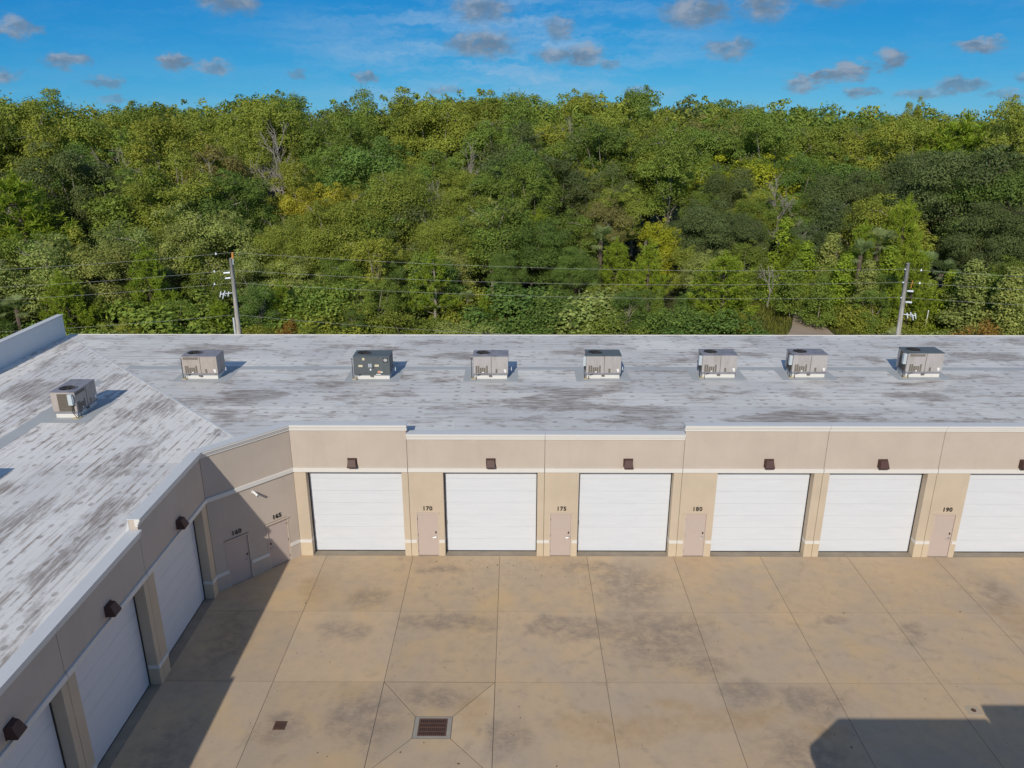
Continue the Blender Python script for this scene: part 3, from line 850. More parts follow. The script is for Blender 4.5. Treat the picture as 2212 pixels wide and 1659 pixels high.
s = MB(); s.tube([(0, -.05, .02), (.01, -.13, -.01)], .025, 6); s.build('arm', m_sticker_w, r)
s = MB(); s.tube([(.01, -.07, .03), (.04, -.34, -.07)], .052, 10); s.build('housing', m_sticker_w, r)
s = MB(); s.tube([(.04, -.335, -.068), (.041, -.345, -.072)], .04, 10); s.build('lens', m_lock, r)

# ------------------------------------------------------------------ drains in the courtyard
dr = empty('storm_drain', (-2.76, -10.645, 0)); tag(dr, 'large rusty storm drain grate in a grey frame among cut slabs', 'drain')
s = MB(); hx, hy, ix, iy = .625, .48, .48, .385
for q in [(-hx, hx, -hy, -iy), (-hx, hx, iy, hy), (-hx, -ix, -iy, iy), (ix, hx, -iy, iy)]: s.box(q[0] + .001, q[1] - .001, q[2] + .001, q[3] - .001, -.03, .006)
s.build('frame', m_dframe, dr)
s = MB(); s.box(-ix, ix, -iy, iy, -.03, -.004); s.build('pit_dark_plate', m_black, dr)  # flat black plate, the shade of the open pit put into its colour
s = MB()
for yy in np.linspace(-iy + .02, iy - .02, 5):
    s = MB(); s.box(-ix + .031, ix - .031, yy - .022, yy + .022, -.003, .014); s.build('cross_bar', m_iron, dr)
s = MB(); s.box(-ix + .002, -ix + .03, -iy + .002, iy - .002, -.003, .0142); s.build('cross_bar', m_iron, dr)
s = MB(); s.box(ix - .03, ix - .002, -iy + .002, iy - .002, -.003, .0142); s.build('cross_bar', m_iron, dr)
for xx in np.linspace(-ix + .05, ix - .05, 14):
    s = MB(); s.box(xx - .017, xx + .017, -iy + .004, iy - .004, -.0035, .012); s.build('grate_bar', m_iron, dr)
sd = empty('floor_drain', (-7.885, -10.59, 0)); tag(sd, 'small square rusty drain grate near the wing shadow', 'drain')
s = MB()
for q in [(-.20, .20, -.19, -.165), (-.20, .20, .165, .19), (-.20, -.17, -.165, .165), (.17, .20, -.165, .165)]: s.box(*q, -.004, .012)
s.build('frame', m_iron, sd)
s = MB(); s.box(-.169, .169, -.164, .164, -.004, .002); s.build('pit_dark_plate', m_black, sd)  # black plate on the slab, dark of the hollow painted in
for k in range(6):
    yy = -.14 + k * .056
    s = MB(); s.box(-.168, .168, yy - .014, yy + .014, .003, .010); s.build('grate_bar', m_iron, sd)
cv = empty('cleanout_cover', (15.76, -9.77, 0)); tag(cv, 'square concrete pad with small round dark cleanout cap', 'cover')
s = MB(); s.box(-.24, .24, -.22, .22, -.02, .007); s.build('pad', simple('grey_pad_concrete', (.43, .35, .25), .9, .2, var=.1), cv, bevel=.004)
s = MB(); s.prism([(.085 * math.cos(2 * PI * k / 14), .085 * math.sin(2 * PI * k / 14)) for k in range(14)], .0, .016); s.build('cap', m_iron, cv)

# leaf litter and specks blown over the slabs
rng = np.random.default_rng(5)
lit = MB()
for k in range(230):
    if k < 110: x, y = rng.normal(.6, 2.6), -.4 - abs(rng.normal(0, 1.1))
    else: x, y = rng.uniform(-9.5, 22), rng.uniform(-12.6, -.3)
    sz = rng.uniform(.015, .035) * (1.6 if rng.random() < .08 else 1); a = rng.uniform(0, 6.28)
    ca, sa = math.cos(a) * sz, math.sin(a) * sz
    lit.face([(x - ca, y - sa, .004), (x + sa * .6, y - ca * .6, .010), (x + ca, y + sa, .005), (x - sa * .6, y + ca * .6, .012)][::-1])
tag(lit.build('leaf_litter', simple('dry_leaf', (.09, .055, .032), .9, .1, var=.4)), 'scattered dry leaf specks on the tan slabs', 'leaves', kind='stuff')

# ------------------------------------------------------------------ the building across the courtyard (its shadow falls at lower right)
sb = empty('south_building'); tag(sb, 'beige garage building across the courtyard that casts the lower right shadow', 'building')
def sblock(poly, z1, nm='wall_block', m=m_wall):
    s = MB(); s.prism(poly, -.02, z1); return s.build(nm, m, sb)
sblock([(7.45, -21.1), (7.45, -48), (44, -48), (44, -19.95), (8.78, -19.95)], 5.95)
def rim(a, bb, z, out=.13):
    F = frame_mat(a[0], a[1], bb[0] - a[0], bb[1] - a[1]); L = math.hypot(bb[0] - a[0], bb[1] - a[1])
    s = MB(); s.box(0, L, -.001, .28, 5.951, z - .3, mat=F); s.build('parapet', m_wall, sb)
    s = MB(); s.box(-.02, L + .02, -out, .3, z - .298, z, mat=F); s.build('cornice', m_trim, sb, bevel=.01)
rim((13.75, -19.95), (8.78, -19.95), LO + .02); rim((44, -19.95), (13.80, -19.95), HI + .02)
rim((8.78, -19.95), (7.45, -21.1), LO + .015); rim((7.45, -21.1), (7.45, -48), LO + .01)
sheet2 = MB(); sheet2.face([(8, -47.5, 5.96), (44, -47.5, 5.96), (44, -20.3, 5.96), (8, -20.3, 5.96)]); sheet2.build('roof', m_roof_x, sb)
for x0 in (9.6, 15.2, 21.2, 27.2, 33.2):
    s = MB(); s.box(x0, x0 + 4.27, -19.951, -19.93, 0, 4.25); gd = s.build('garage_door', m_garage, sb)
    for k in range(7):
        s = MB(); s.box(x0 + .02, x0 + 4.25, -19.93, -19.91, k * .607 + .01, k * .607 + .60); s.build('door_section', m_garage, gd)

# ------------------------------------------------------------------ utility poles and wires
PY = 23.0
def pole(x, top, lean, label, kind):
    r = empty('utility_pole', (x, PY, -.05)); tag(r, label, 'utility pole', 'wooden utility poles behind the building')
    H = top
    s = MB(); s.tube([(0, 0, 0), (lean * .5, 0, H * .5), (lean, 0, H)], [.185, .165, .14], 12); s.build('shaft', m_wood, r, smooth=True)
    at = lambda z: (lean * z / H)
    if kind == 1:
        s = MB(); s.tube([(at(H) + .14, -.05, H - .42), (at(H) + .16, -.05, H + .02)], .035, 8); s.build('top_pin', m_conduit, r)
        s = MB(); s.tube([(at(H) + .16, -.05, H + .02), (at(H) + .17, -.05, H + .36)], [.085, .075], 10); s.tube([(at(H) + .17, -.05, H + .36), (at(H) + .17, -.05, H + .45)], [.06, .04], 10); s.build('insulator_cover', m_orange, r)
        for z, l in ((H - .98, .45), (H - 1.36, .38)):
            s = MB(); s.tube([(at(z) - .12, -.12, z), (at(z) - .12 - l, -.16, z - .03)], [.075, .06], 10); s.build('insulator', m_porc, r)
        s = MB(); s.tube([(at(1) - .23, -.06, 0), (at(2.5) - .22, -.06, 5.45)], .07, 8); s.build('conduit', m_conduit, r)
        zc, sg = H - 2.55, -1
    else:
        for z, l in ((H - 1.95, .42), (H - 2.75, .42)):
            s = MB(); s.tube([(at(z) + .14, -.10, z), (at(z) + .14 + l, -.14, z - .02)], [.06, .075], 10); s.build('insulator', m_porc, r)
        s = MB(); s.tube([(at(H) + .42, -.12, H - 1.75), (at(H) + .48, -.12, H - 1.2)], .028, 6); s.build('orange_rod', m_orange, r)
        for z, l in ((H - .42, .22), (H - 1.35, .30), (H - 2.45, .22)):
            s = MB(); s.tube([(at(z) - .14, -.05, z), (at(z) - .16 - l * .3, -.05, z)], .05, 8); s.build('insulator', m_porc, r)
        zc, sg = H - 3.75, 1
    # cluster of cut-out switches on a bracket
    xb = at(zc) + sg * .14
    s = MB(); s.tube([(xb, -.05, zc + .1), (xb + sg * .75, -.30, zc + .05)], .035, 6); s.tube([(xb + sg * .35, -.5, zc), (xb + sg * .7, .15, zc + .05)], .03, 6); s.build('bracket', m_conduit, r)
    for (ax, ay, az_, ll) in [(.22, -.10, .02, .38), (.48, -.40, .0, .42), (.72, -.26, .06, .40), (.56, .08, .04, .36)]:
        s = MB(); s.tube([(xb + sg * ax, ay, zc + az_ + .18), (xb + sg * (ax + .10), ay - .05, zc + az_ + .18 - ll)], [.045, .035], 8); s.build('cutout_switch', m_porc, r)
    return r
pole(-20.15, 9.72, .12, 'weathered wooden utility pole with orange insulator cover, left', 1)
pole(27.75, 9.42, -.26, 'weathered wooden utility pole near the gravel track, right', 2)
def wire(pts_a, pts_b, sag, label, rr=.005):
    a, bb = Vector(pts_a), Vector(pts_b)
    s = MB(); n = 18
    s.tube([a.lerp(bb, k / n) - Vector((0, 0, sag * 4 * (k / n) * (1 - k / n))) for k in range(n + 1)], rr, 4)
    o = s.build('power_line', m_wire); tag(o, label, 'wire', 'power lines strung between the poles'); return o
PL, PR = -20.03, 27.5
ends_l = [(PL + .17, 10.10), (PL + .0, 8.85), (PL + .0, 7.95), (PL - .1, 5.62)]
ends_r = [(PR - .2, 8.97), (PR - .15, 8.05), (PR - .1, 6.95), (PR + .1, 4.3)]
names = ['top', 'second', 'third', 'lowest']
for k in range(4):
    (xa, za), (xb, zb) = ends_l[k], ends_r[k]
    wire((xa, PY - .05, za), (xb, PY - .05, zb), (.55, .55, .50, .9)[k], f'{names[k]} wire spanning between the two poles behind the roof')
    wire((xa, PY - .05, za), (xa - 52, PY - 1.5, za - .9), 1.0, f'{names[k]} wire running left from the pole with the orange cover')
    wire((xb, PY - .05, zb), (xb + 52, PY - .5, zb - .2), .9, f'{names[k]} wire running right from the pole near the track')
for k in range(3):
    xa, za = ends_l[k]
    r = empty('wire_marker', (xa - 1.15 - .1 * k, PY - .08, za - .10)); tag(r, f'white marker clamp on the {names[k]} wire left of the pole', 'marker', 'white clamps on the wires')
    s = MB(); s.tube([(0, 0, .10), (0, 0, -.04)], [.03, .07], 8); s.build('clamp', m_porc, r)
    xb, zb = ends_r[k]
    if k < 2:
        r = empty('wire_marker', (xb + 1.15, PY - .08, zb - .08)); tag(r, f'white marker clamp on the {names[k]} wire right of the pole', 'marker', 'white clamps on the wires')
        s = MB(); s.tube([(0, 0, .10), (0, 0, -.04)], [.03, .07], 8); s.build('clamp', m_porc, r)
r = empty('marker_post', (36.8, 36.5, -.05)); tag(r, 'thin white marker post standing in grass right of the pole', 'post')
s = MB(); s.tube([(0, 0, 0), (.05, 0, 2.6)], .04, 6); s.build('shaft', m_porc, r)
s = MB(); s.tube([(.05, 0, 2.6), (.05, 0, 2.7)], .055, 8); s.build('cap', m_porc, r)

# ------------------------------------------------------------------ track and grass beyond the building
s = MB()
L = [(22.5, 30), (24.6, 37), (26.3, 40.5), (27.6, 44), (28.6, 47), (29.6, 50)]
R = [(28.5, 30), (29.3, 37), (29.6, 40.5), (29.6, 44), (29.7, 47), (30.2, 50)]
for k in range(5): s.face([(*L[k], -.05), (*R[k], -.05), (*R[k + 1], -.05), (*L[k + 1], -.05)])
tag(s.build('track', simple('pale_dirt_track', (.370, .295, .225), .95, .15, var=.25, scale=.9, bump=.3)), kind='structure')


# ------------------------------------------------------------------ vegetation meshes
def rand_dirs(rg, n):
    v = rg.normal(size=(n, 3)); return v / np.linalg.norm(v, axis=1, keepdims=True)


def leaves_mesh(name, C, Nn, size, rg, mats, aspect=.55, col=None, tone=None):
    """one rhombic leaf per centre"""
    n = len(C)
    Nn = Nn / (np.linalg.norm(Nn, axis=1, keepdims=True) + 1e-9)
    a = rand_dirs(rg, n)
    U = np.cross(Nn, a); U /= (np.linalg.norm(U, axis=1, keepdims=True) + 1e-9)
    W = np.cross(Nn, U)
    sz = size[:, None] * .5
    P = np.empty((n, 4, 3), np.float32)
    P[:, 0] = C - U * sz; P[:, 1] = C + W * sz * aspect; P[:, 2] = C + U * sz; P[:, 3] = C - W * sz * aspect
    me = bpy.data.meshes.new(name)
    me.vertices.add(n * 4); me.vertices.foreach_set('co', P.reshape(-1))
    me.loops.add(n * 4); me.loops.foreach_set('vertex_index', np.arange(n * 4, dtype=np.int32))
    me.polygons.add(n); me.polygons.foreach_set('loop_start', np.arange(0, n * 4, 4, dtype=np.int32))
    at = me.attributes.new('tint', 'FLOAT', 'FACE'); at.data.foreach_set('value', (rg.random(n) if tone is None else tone).astype(np.float32))
    if col is not None:
        ac = me.attributes.new('leafcol', 'FLOAT_COLOR', 'FACE')
        ac.data.foreach_set('color', np.concatenate([col, np.ones((n, 1))], 1).astype(np.float32).reshape(-1))
    me.update(calc_edges=True); me.validate()
    me.materials.append(mats)
    return me


def puff_leaves(rg, centres, radii, per, flat=.8, leaf=.26, up=.35):
    C, Nn, S, T = [], [], [], []
    for c, r in zip(centres, radii):
        pt = rg.random()
        n = max(8, int(per * r * r))
        d = rand_dirs(rg, n)
        d[:, 2] = np.where(d[:, 2] < -.55, -d[:, 2] * .8, d[:, 2])
        rr = r * (1 - .50 * rg.random(n) ** 2.2) * (1 + .15 * rg.normal(size=n)) * np.where(rg.random(n) < .14, rg.uniform(1.0, 1.4, n), 1.0)
        C.append(np.array(c) + d * rr[:, None] * np.array([1, 1, flat]))
        Nn.append(d * 1.05 + rg.normal(size=(n, 3)) * .50 + np.array([0, 0, up]))
        S.append(leaf * (.6 + .8 * rg.random(n))); T.append(.62 * pt + .38 * rg.random(n))
    puff_leaves.tone = np.concatenate(T)
    return np.concatenate(C), np.concatenate(Nn), np.concatenate(S)


def limbs(rg, mb, base, tips, r0, H0, n=5):
    """trunk to the fork, then a bent limb to each tip"""
    top = Vector(base) + Vector((rg.normal() * .06 * H0, rg.normal() * .06 * H0, H0))
    mb.tube([base, Vector(base).lerp(top, .5) + Vector((rg.normal() * .08, rg.normal() * .08, 0)), top], [r0, r0 * .8, r0 * .62], n + 2)
    for tpt in tips:
        tv = Vector(tpt)
        st = Vector(base).lerp(top, rg.uniform(.65, 1.0))
        m1 = st.lerp(tv, .45) + Vector((rg.normal() * .25, rg.normal() * .25, rg.uniform(.1, .6)))
        mb.tube([st, m1, tv], [r0 * .42, r0 * .26, r0 * .08], n, cap=False)


def make_broadleaf(seed, H, R, npuff, per, leaf, crown_lo=.42, flat=.8, vase=0.0):
    rg = np.random.default_rng(seed)
    cz, rz = H * (1 + crown_lo) / 2, H * (1 - crown_lo) / 2
    cs, rs = [], []
    lop = rg.normal(size=2) * .12 * R
    k = 0
    while len(cs) < npuff:
        d = rand_dirs(rg, 1)[0]
        if d[2] < -.85: continue
        rr = rg.uniform(.45, 1.0) ** .6
        w = 1.0 + .18 * math.sin(3 * math.atan2(d[1], d[0]) + seed)
        pr = R * rg.uniform(.20, .36)
        c = np.array([d[0] * (R - pr * .6) * rr * w + lop[0], d[1] * (R - pr * .6) * rr * w + lop[1], cz + d[2] * (rz - pr * .5) * rr])
        if vase: c[:2] *= (1 + vase * d[2])
        cs.append(c); rs.append(pr)
    # a few small wisps that break the outline
    for _ in range(npuff // 2):
        d = rand_dirs(rg, 1)[0]; d[2] = abs(d[2]) * 1.1 - .15
        cs.append(np.array([d[0] * R * 1.02 + lop[0], d[1] * R * 1.02 + lop[1], cz + d[2] * rz * 1.03])); rs.append(R * rg.uniform(.07, .13))
    C, Nn, S = puff_leaves(rg, cs, rs, per, flat, leaf)
    keep = C[:, 2] > .05
    tone = puff_leaves.tone[keep]
    C, Nn, S = C[keep], Nn[keep], S[keep]
    mb = MB()
    idx = rg.permutation(npuff)[:max(7, npuff // 3)]
    limbs(rg, mb, (0, 0, -.05), [cs[i] * np.array([.97, .97, 1.0]) + np.array([0, 0, rs[i] * .5]) for i in idx], .040 * R + .05, H * max(.30, crown_lo * .9))
    # bare pale twigs that show at the crown's surface
    for _ in range(int(npuff * .45)):
        i = int(rg.integers(npuff)); d = rand_dirs(rg, 1)[0]; d[2] = abs(d[2]) * .8 + .1
        p0 = Vector(cs[i]); p1 = p0 + Vector(d * rs[i] * rg.uniform(1.0, 1.35))
        mb.tube([p0, p0.lerp(p1, .6) + Vector(rg.normal(size=3) * .12), p1], [.055, .040, .016], 4, cap=False)
        mb.tube([p0.lerp(p1, .6), p1 + Vector(rg.normal(size=3) * rs[i] * .35)], [.030, .012], 4, cap=False)
    return leaves_mesh('crown', C, Nn, S, rg, m_leaf, tone=tone), mb, (C, Nn, S)


def make_pine(seed, H, R, tiers, needle=.30, open_=0.0):
    """young bushy pine: whorls of rising branches that end in bottle-brush tufts"""
    rg = np.random.default_rng(seed)
    mb = MB(); mb.tube([(0, 0, -.05), (rg.normal() * .08, rg.normal() * .08, H * .5), (rg.normal() * .1, 0, H * .98)], [.035 * R + .06, .03 * R + .03, .02], 7)
    tc_, td = [], []
    for k in range(tiers):
        f = (k + .5) / tiers
        z = H * (.14 + .80 * f)
        L = R * (1.0 - f) ** .75 * rg.uniform(.8, 1.1) + .25
        nb = int(rg.integers(5, 8))
        ph = rg.uniform(0, 6.28)
        for i in range(nb):
            if rg.random() < open_: continue
            a = ph + 2 * PI * i / nb + rg.normal() * .25
            l = L * rg.uniform(.7, 1.1)
            p0 = Vector((0, 0, z)); p1 = p0 + Vector((math.cos(a) * l * .6, math.sin(a) * l * .6, l * .10)); p2 = p0 + Vector((math.cos(a) * l, math.sin(a) * l, l * .38))
            mb.tube([p0, p1, p2], [.035, .025, .012], 4, cap=False)
            for q in np.linspace(.45, 1.0, max(2, int(2 + l * 1.6))):
                pp = p0.lerp(p1, q / .6) if q < .6 else p1.lerp(p2, (q - .6) / .4)
                tc_.append(np.array(pp) + rg.normal(size=3) * .12); td.append(np.array([math.cos(a) * .5, math.sin(a) * .5, .85]))
                if rg.random() < .6:
                    tc_.append(np.array(pp) + rg.normal(size=3) * np.array([.30, .30, .12])); td.append(np.array([rg.normal() * .5, rg.normal() * .5, .9]))
    for q in range(5):
        tc_.append(np.array([rg.normal() * .12, rg.normal() * .12, H * (.93 + .02 * q)])); td.append(np.array([0, 0, 1.0]))
    V = []
    for c, d in zip(tc_, td):
        d = d / np.linalg.norm(d)
        n = 34
        dirs = d * rg.uniform(.15, 1.0, size=(n, 1)) + rand_dirs(rg, n) * .75
        dirs /= np.linalg.norm(dirs, axis=1, keepdims=True)
        st = c + d * rg.uniform(-.12, .30, size=(n, 1))
        ln = needle * rg.uniform(.7, 1.25, size=(n, 1))
        sd_ = np.cross(dirs, rand_dirs(rg, n)); sd_ /= np.linalg.norm(sd_, axis=1, keepdims=True)
        wd = .026
        V.append(np.stack([st - sd_ * wd * .7, st + sd_ * wd * .7, st + dirs * ln + sd_ * wd * .5, st + dirs * ln - sd_ * wd * .5], 1))
    P = np.concatenate(V).astype(np.float32); n = len(P)
    me = bpy.data.meshes.new('crown')
    me.vertices.add(n * 4); me.vertices.foreach_set('co', P.reshape(-1))
    me.loops.add(n * 4); me.loops.foreach_set('vertex_index', np.arange(n * 4, dtype=np.int32))
    me.polygons.add(n); me.polygons.foreach_set('loop_start', np.arange(0, n * 4, 4, dtype=np.int32))
    at = me.attributes.new('tint', 'FLOAT', 'FACE'); at.data.foreach_set('value', rg.random(n).astype(np.float32))
    me.update(calc_edges=True); me.materials.append(m_leaf)
    return me, mb


def make_dead(seed, H, spread=.55, levels=4):
    rg = np.random.default_rng(seed); mb = MB()
    def grow(p, d, l, r, lv):
        mid = p + d * l * .5 + Vector(rg.normal(size=3)) * l * .05
        e = p + d * l
        mb.tube([p, mid, e], [r, r * .85, r * .62], 5 if lv < 2 else 4, cap=False)
        if lv >= levels: return
        for _ in range(int(rg.integers(3, 5))):
            nd = (d + Vector(rg.normal(size=3)) * spread + Vector((0, 0, .25))).normalized()
            grow(p.lerp(e, rg.uniform(.55, 1.0)), nd, l * rg.uniform(.5, .78), max(r * .58, .017), lv + 1)
    grow(Vector((0, 0, -.05)), Vector((rg.normal() * .08, rg.normal() * .08, 1)).normalized(), H * .42, .013 * H + .01, 0)
    return mb


def make_palm(seed, trunk_h, nfr, fr_len):
    """fan palm: stiff costapalmate fans on stalks"""
    rg = np.random.default_rng(seed); mb = MB()
    mb.tube([(0, 0, -.05), (0.05, 0, trunk_h * .5), (0, .05, trunk_h)], [.20, .17, .19], 8)
    V = []
    for k in range(nfr):
        a = 2.4 * k + rg.normal() * .2; tilt = rg.uniform(-.35, 1.25)
        d = np.array([math.cos(a) * math.cos(tilt), math.sin(a) * math.cos(tilt), math.sin(tilt)])
        side = np.array([-math.sin(a), math.cos(a), 0]); upv = np.cross(side, d) * -1
        st = np.array([0, 0, trunk_h]); hub = st + d * fr_len * .55
        w = .02
        V.append([st - side * w, st + side * w, hub + side * w, hub - side * w])
        nb = 15
        for j in range(nb):
            t = (j / (nb - 1) - .5) * 2.5
            dd = d * math.cos(t) + side * math.sin(t); ll = fr_len * .6 * (1 - .18 * abs(t))
            mid = hub + dd * ll * .62; tip = hub + dd * ll + np.array([0, 0, -.16 * ll]) + rg.normal(size=3) * .03
            pw = np.cross(dd, upv); ww = .032
            V.append([hub - pw * .01, mid - pw * ww, tip, mid + pw * ww])
    P = np.array(V, np.float32); n = len(P)
    me = bpy.data.meshes.new('fronds')
    me.vertices.add(n * 4); me.vertices.foreach_set('co', P.reshape(-1))
    me.loops.add(n * 4); me.loops.foreach_set('vertex_index', np.arange(n * 4, dtype=np.int32))
    me.polygons.add(n); me.polygons.foreach_set('loop_start', np.arange(0, n * 4, 4, dtype=np.int32))
    at = me.attributes.new('tint', 'FLOAT', 'FACE'); at.data.foreach_set('value', rg.random(n).astype(np.float32))
    me.update(calc_edges=True); me.materials.append(m_leaf)
    return me, mb


def make_cone(seed, H, R, n):
    """narrow leafy sapling"""
    rg = np.random.default_rng(seed)
    cs, rs = [], []
    for _ in range(n):
        f = rg.random() ** .8; a = rg.uniform(0, 6.28); rr = R * (1 - f) ** .8 * rg.uniform(.25, 1)
        cs.append(np.array([math.cos(a) * rr, math.sin(a) * rr, H * (.05 + .90 * f)])); rs.append(R * rg.uniform(.26, .42) * (1.1 - .5 * f))
    C, Nn, S = puff_leaves(rg, cs, rs, 640, .95, .16)
    mb = MB(); mb.tube([(0, 0, -.05), (0, 0, H * .9)], [.055, .015], 6)
    return leaves_mesh('crown', C, Nn, S, rg, m_leaf), mb


def make_shrub(seed, R, H, n, per, leaf):
    rg = np.random.default_rng(seed)
    cs, rs = [], []
    for _ in range(n):
        d = rand_dirs(rg, 1)[0]; d[2] = abs(d[2])
        pr = R * rg.uniform(.22, .38)
        cs.append(np.array([d[0] * (R - pr * .5), d[1] * (R - pr * .5), d[2] * (H - pr * .6) * rg.uniform(.5, 1.0) + .1])); rs.append(pr)
    C, Nn, S = puff_leaves(rg, cs, rs, per, .85, leaf)
    k = C[:, 2] > 0; C, Nn, S = C[k], Nn[k], S[k]
    mb = MB()
    for i in range(6): mb.tube([(rg.normal() * .2, rg.normal() * .2, -.05), tuple(cs[i])], [.05, .015], 4, cap=False)
    return leaves_mesh('crown', C, Nn, S, rg, m_leaf), mb


class Kind:
    pass
KINDS = {}
def reg(key, crown, mb, H, wood, cname='crown', tname='trunk'):
    k = Kind(); k.crown = crown; k.trunk = mb.mesh(tname, wood) if mb is not None else None; k.H = H; k.cn = cname; k.tn = tname
    KINDS.setdefault(key, []).append(k)

FARGEO = []
for i in range(5):
    c, mb, geo = make_broadleaf(100 + i, 17.0, 4.4 + .5 * (i % 3), 30 + 5 * (i % 2), 470, .215, .30, .9, .06 * (i % 2))
    reg('tall', c, mb, 17.0, m_bark); FARGEO.append(geo)
for i in range(4):
    c, mb, geo = make_broadleaf(200 + i, 9.0, 3.2 + .4 * (i % 3), 30, 620, .165, .04, .9)
    reg('mid', c, mb, 9.0, m_bark)
for i in range(2):
    c, mb, geo = make_broadleaf(300 + i, 13.0, 6.6, 36, 430, .19, .03, .62)
    reg('oak', c, mb, 13.0, m_bark_d)
for i in range(2):
    c, mb, geo = make_broadleaf(350 + i, 14.0, 7.2, 54, 300, .20, .10, .75)
    reg('spread', c, mb, 14.0, m_bark)
for i in range(3):
    c, mb = make_pine(400 + i, 7.2, 2.5, 9); reg('pine', c, mb, 7.2, m_bark_d)
for i in range(2):
    c, mb = make_pine(450 + i, 8.0, 2.6, 8, .32, .38); reg('pineopen', c, mb, 8.0, m_bark)
for i in range(4):
    reg('dead', None, make_dead(500 + i, 10.0), 10.0, m_dead)
for i in range(2):
    c, mb = make_palm(600 + i, 4.6, 22, 1.45); reg('palm', c, mb, 5.8, m_bark_d, 'fronds')
c, mb = make_palm(650, .35, 20, 1.35); reg('palmetto', c, mb, 1.4, m_bark_d, 'fronds')
for i in range(3):
    c, mb = make_cone(700 + i, 6.0, 1.7, 60); reg('cone', c, mb, 6.0, m_bark)
for i in range(4):
    c, mb = make_shrub(800 + i, 2.2, 2.4, 30, 620, .19 if i % 2 else .135); reg('shrub', c, mb, 2.4, m_bark_d, 'crown', 'stems')

FWD = Vector((-math.sin(YAW) * math.cos(PITCH), math.cos(YAW) * math.cos(PITCH), -math.sin(PITCH)))
RGT = Vector((math.cos(YAW), math.sin(YAW), 0)); UPV = RGT.cross(FWD)
def place(px, py, dist):
    """ground point at a plan distance, and the height that reaches a sight line (sight lines in the 2212 px survey of the view)"""
    d = FWD + RGT * ((px - 1106) / 1678.8) - UPV * ((py - 829.5) / 1678.8)
    k = dist / math.hypot(d.x, d.y); q = CAM_LOC + d * k
    return q.x, q.y, q.z
def screen(x, y, z):
    v = Vector((x, y, z)) - CAM_LOC; f = v.dot(FWD)
    return 1106 + 1678.8 * v.dot(RGT) / f, 829.5 - 1678.8 * v.dot(UPV) / f

REFS = [(60, 'the tall white parapet'), (300, 'the roof corner'), (440, 'the first unit'), (600, 'the left pole'), (805, 'the charcoal unit'),
        (1060, 'the third unit'), (1300, 'the fourth unit'), (1548, 'the fifth unit'), (1740, 'the sixth unit'), (1860, 'the track'), (1985, 'the last unit'), (2150, 'the right edge')]
def where(x, y, z):
    sx, sy = screen(x, y, z)
    ref = min(REFS, key=lambda r: abs(r[0] - sx))[1]
    band = 'on the skyline' if sy < 262 else 'in the upper wood' if sy < 340 else 'in the middle wood' if sy < 440 else 'in the lower wood' if sy < 560 else 'at the wood edge'
    return f'{band} above {ref}'
GRP = {'tall': 'tall broadleaf trees of the wood', 'mid': 'smaller broadleaf trees of the wood', 'oak': 'dark live oaks of the wood', 'spread': 'wide spreading trees of the wood', 'pine': 'young pines of the wood edge',
       'pineopen': 'young pines of the wood edge', 'dead': 'bare trees of the wood', 'palm': 'fan palms in the wood', 'palmetto': 'palmettos in the wood', 'cone': 'leafy saplings at the wood edge', 'shrub': 'shrubs at the wood edge'}
NAME = {'tall': 'broadleaf_tree', 'mid': 'broadleaf_tree', 'oak': 'oak_tree', 'spread': 'broadleaf_tree', 'pine': 'pine_tree', 'pineopen': 'pine_tree', 'dead': 'bare_tree', 'palm': 'palm_tree', 'palmetto': 'palmetto', 'cone': 'sapling', 'shrub': 'shrub'}
WORD = {'tall': 'tall tree', 'mid': 'small tree', 'oak': 'dense oak', 'spread': 'wide spreading tree', 'pine': 'bushy young pine', 'pineopen': 'open young pine', 'dead': 'bare pale-limbed tree', 'palm': 'fan palm',
        'palmetto': 'low palmetto', 'cone': 'narrow leafy sapling', 'shrub': 'leafy shrub'}
CATS = {'palmetto': 'shrub', 'shrub': 'shrub'}
COLS = {'olive': (.285, .325, .050), 'green': (.212, .290, .050), 'dark': (.142, .182, .060), 'yellow': (.410, .430, .030), 'pale': (.320, .365, .098), 'golden': (.420, .380, .040),
        'bright': (.275, .365, .036), 'deep': (.155, .235, .048), 'greyish': (.260, .325, .125), 'reddish': (.330, .200, .045), 'brownish': (.290, .265, .080)}
prng = random.Random(11)
COUNT = [0]
AUTO = {}
ORD = ['leftmost', 'second', 'third', 'fourth', 'fifth', 'sixth', 'seventh', 'eighth', 'ninth', 'tenth', 'eleventh', 'twelfth']
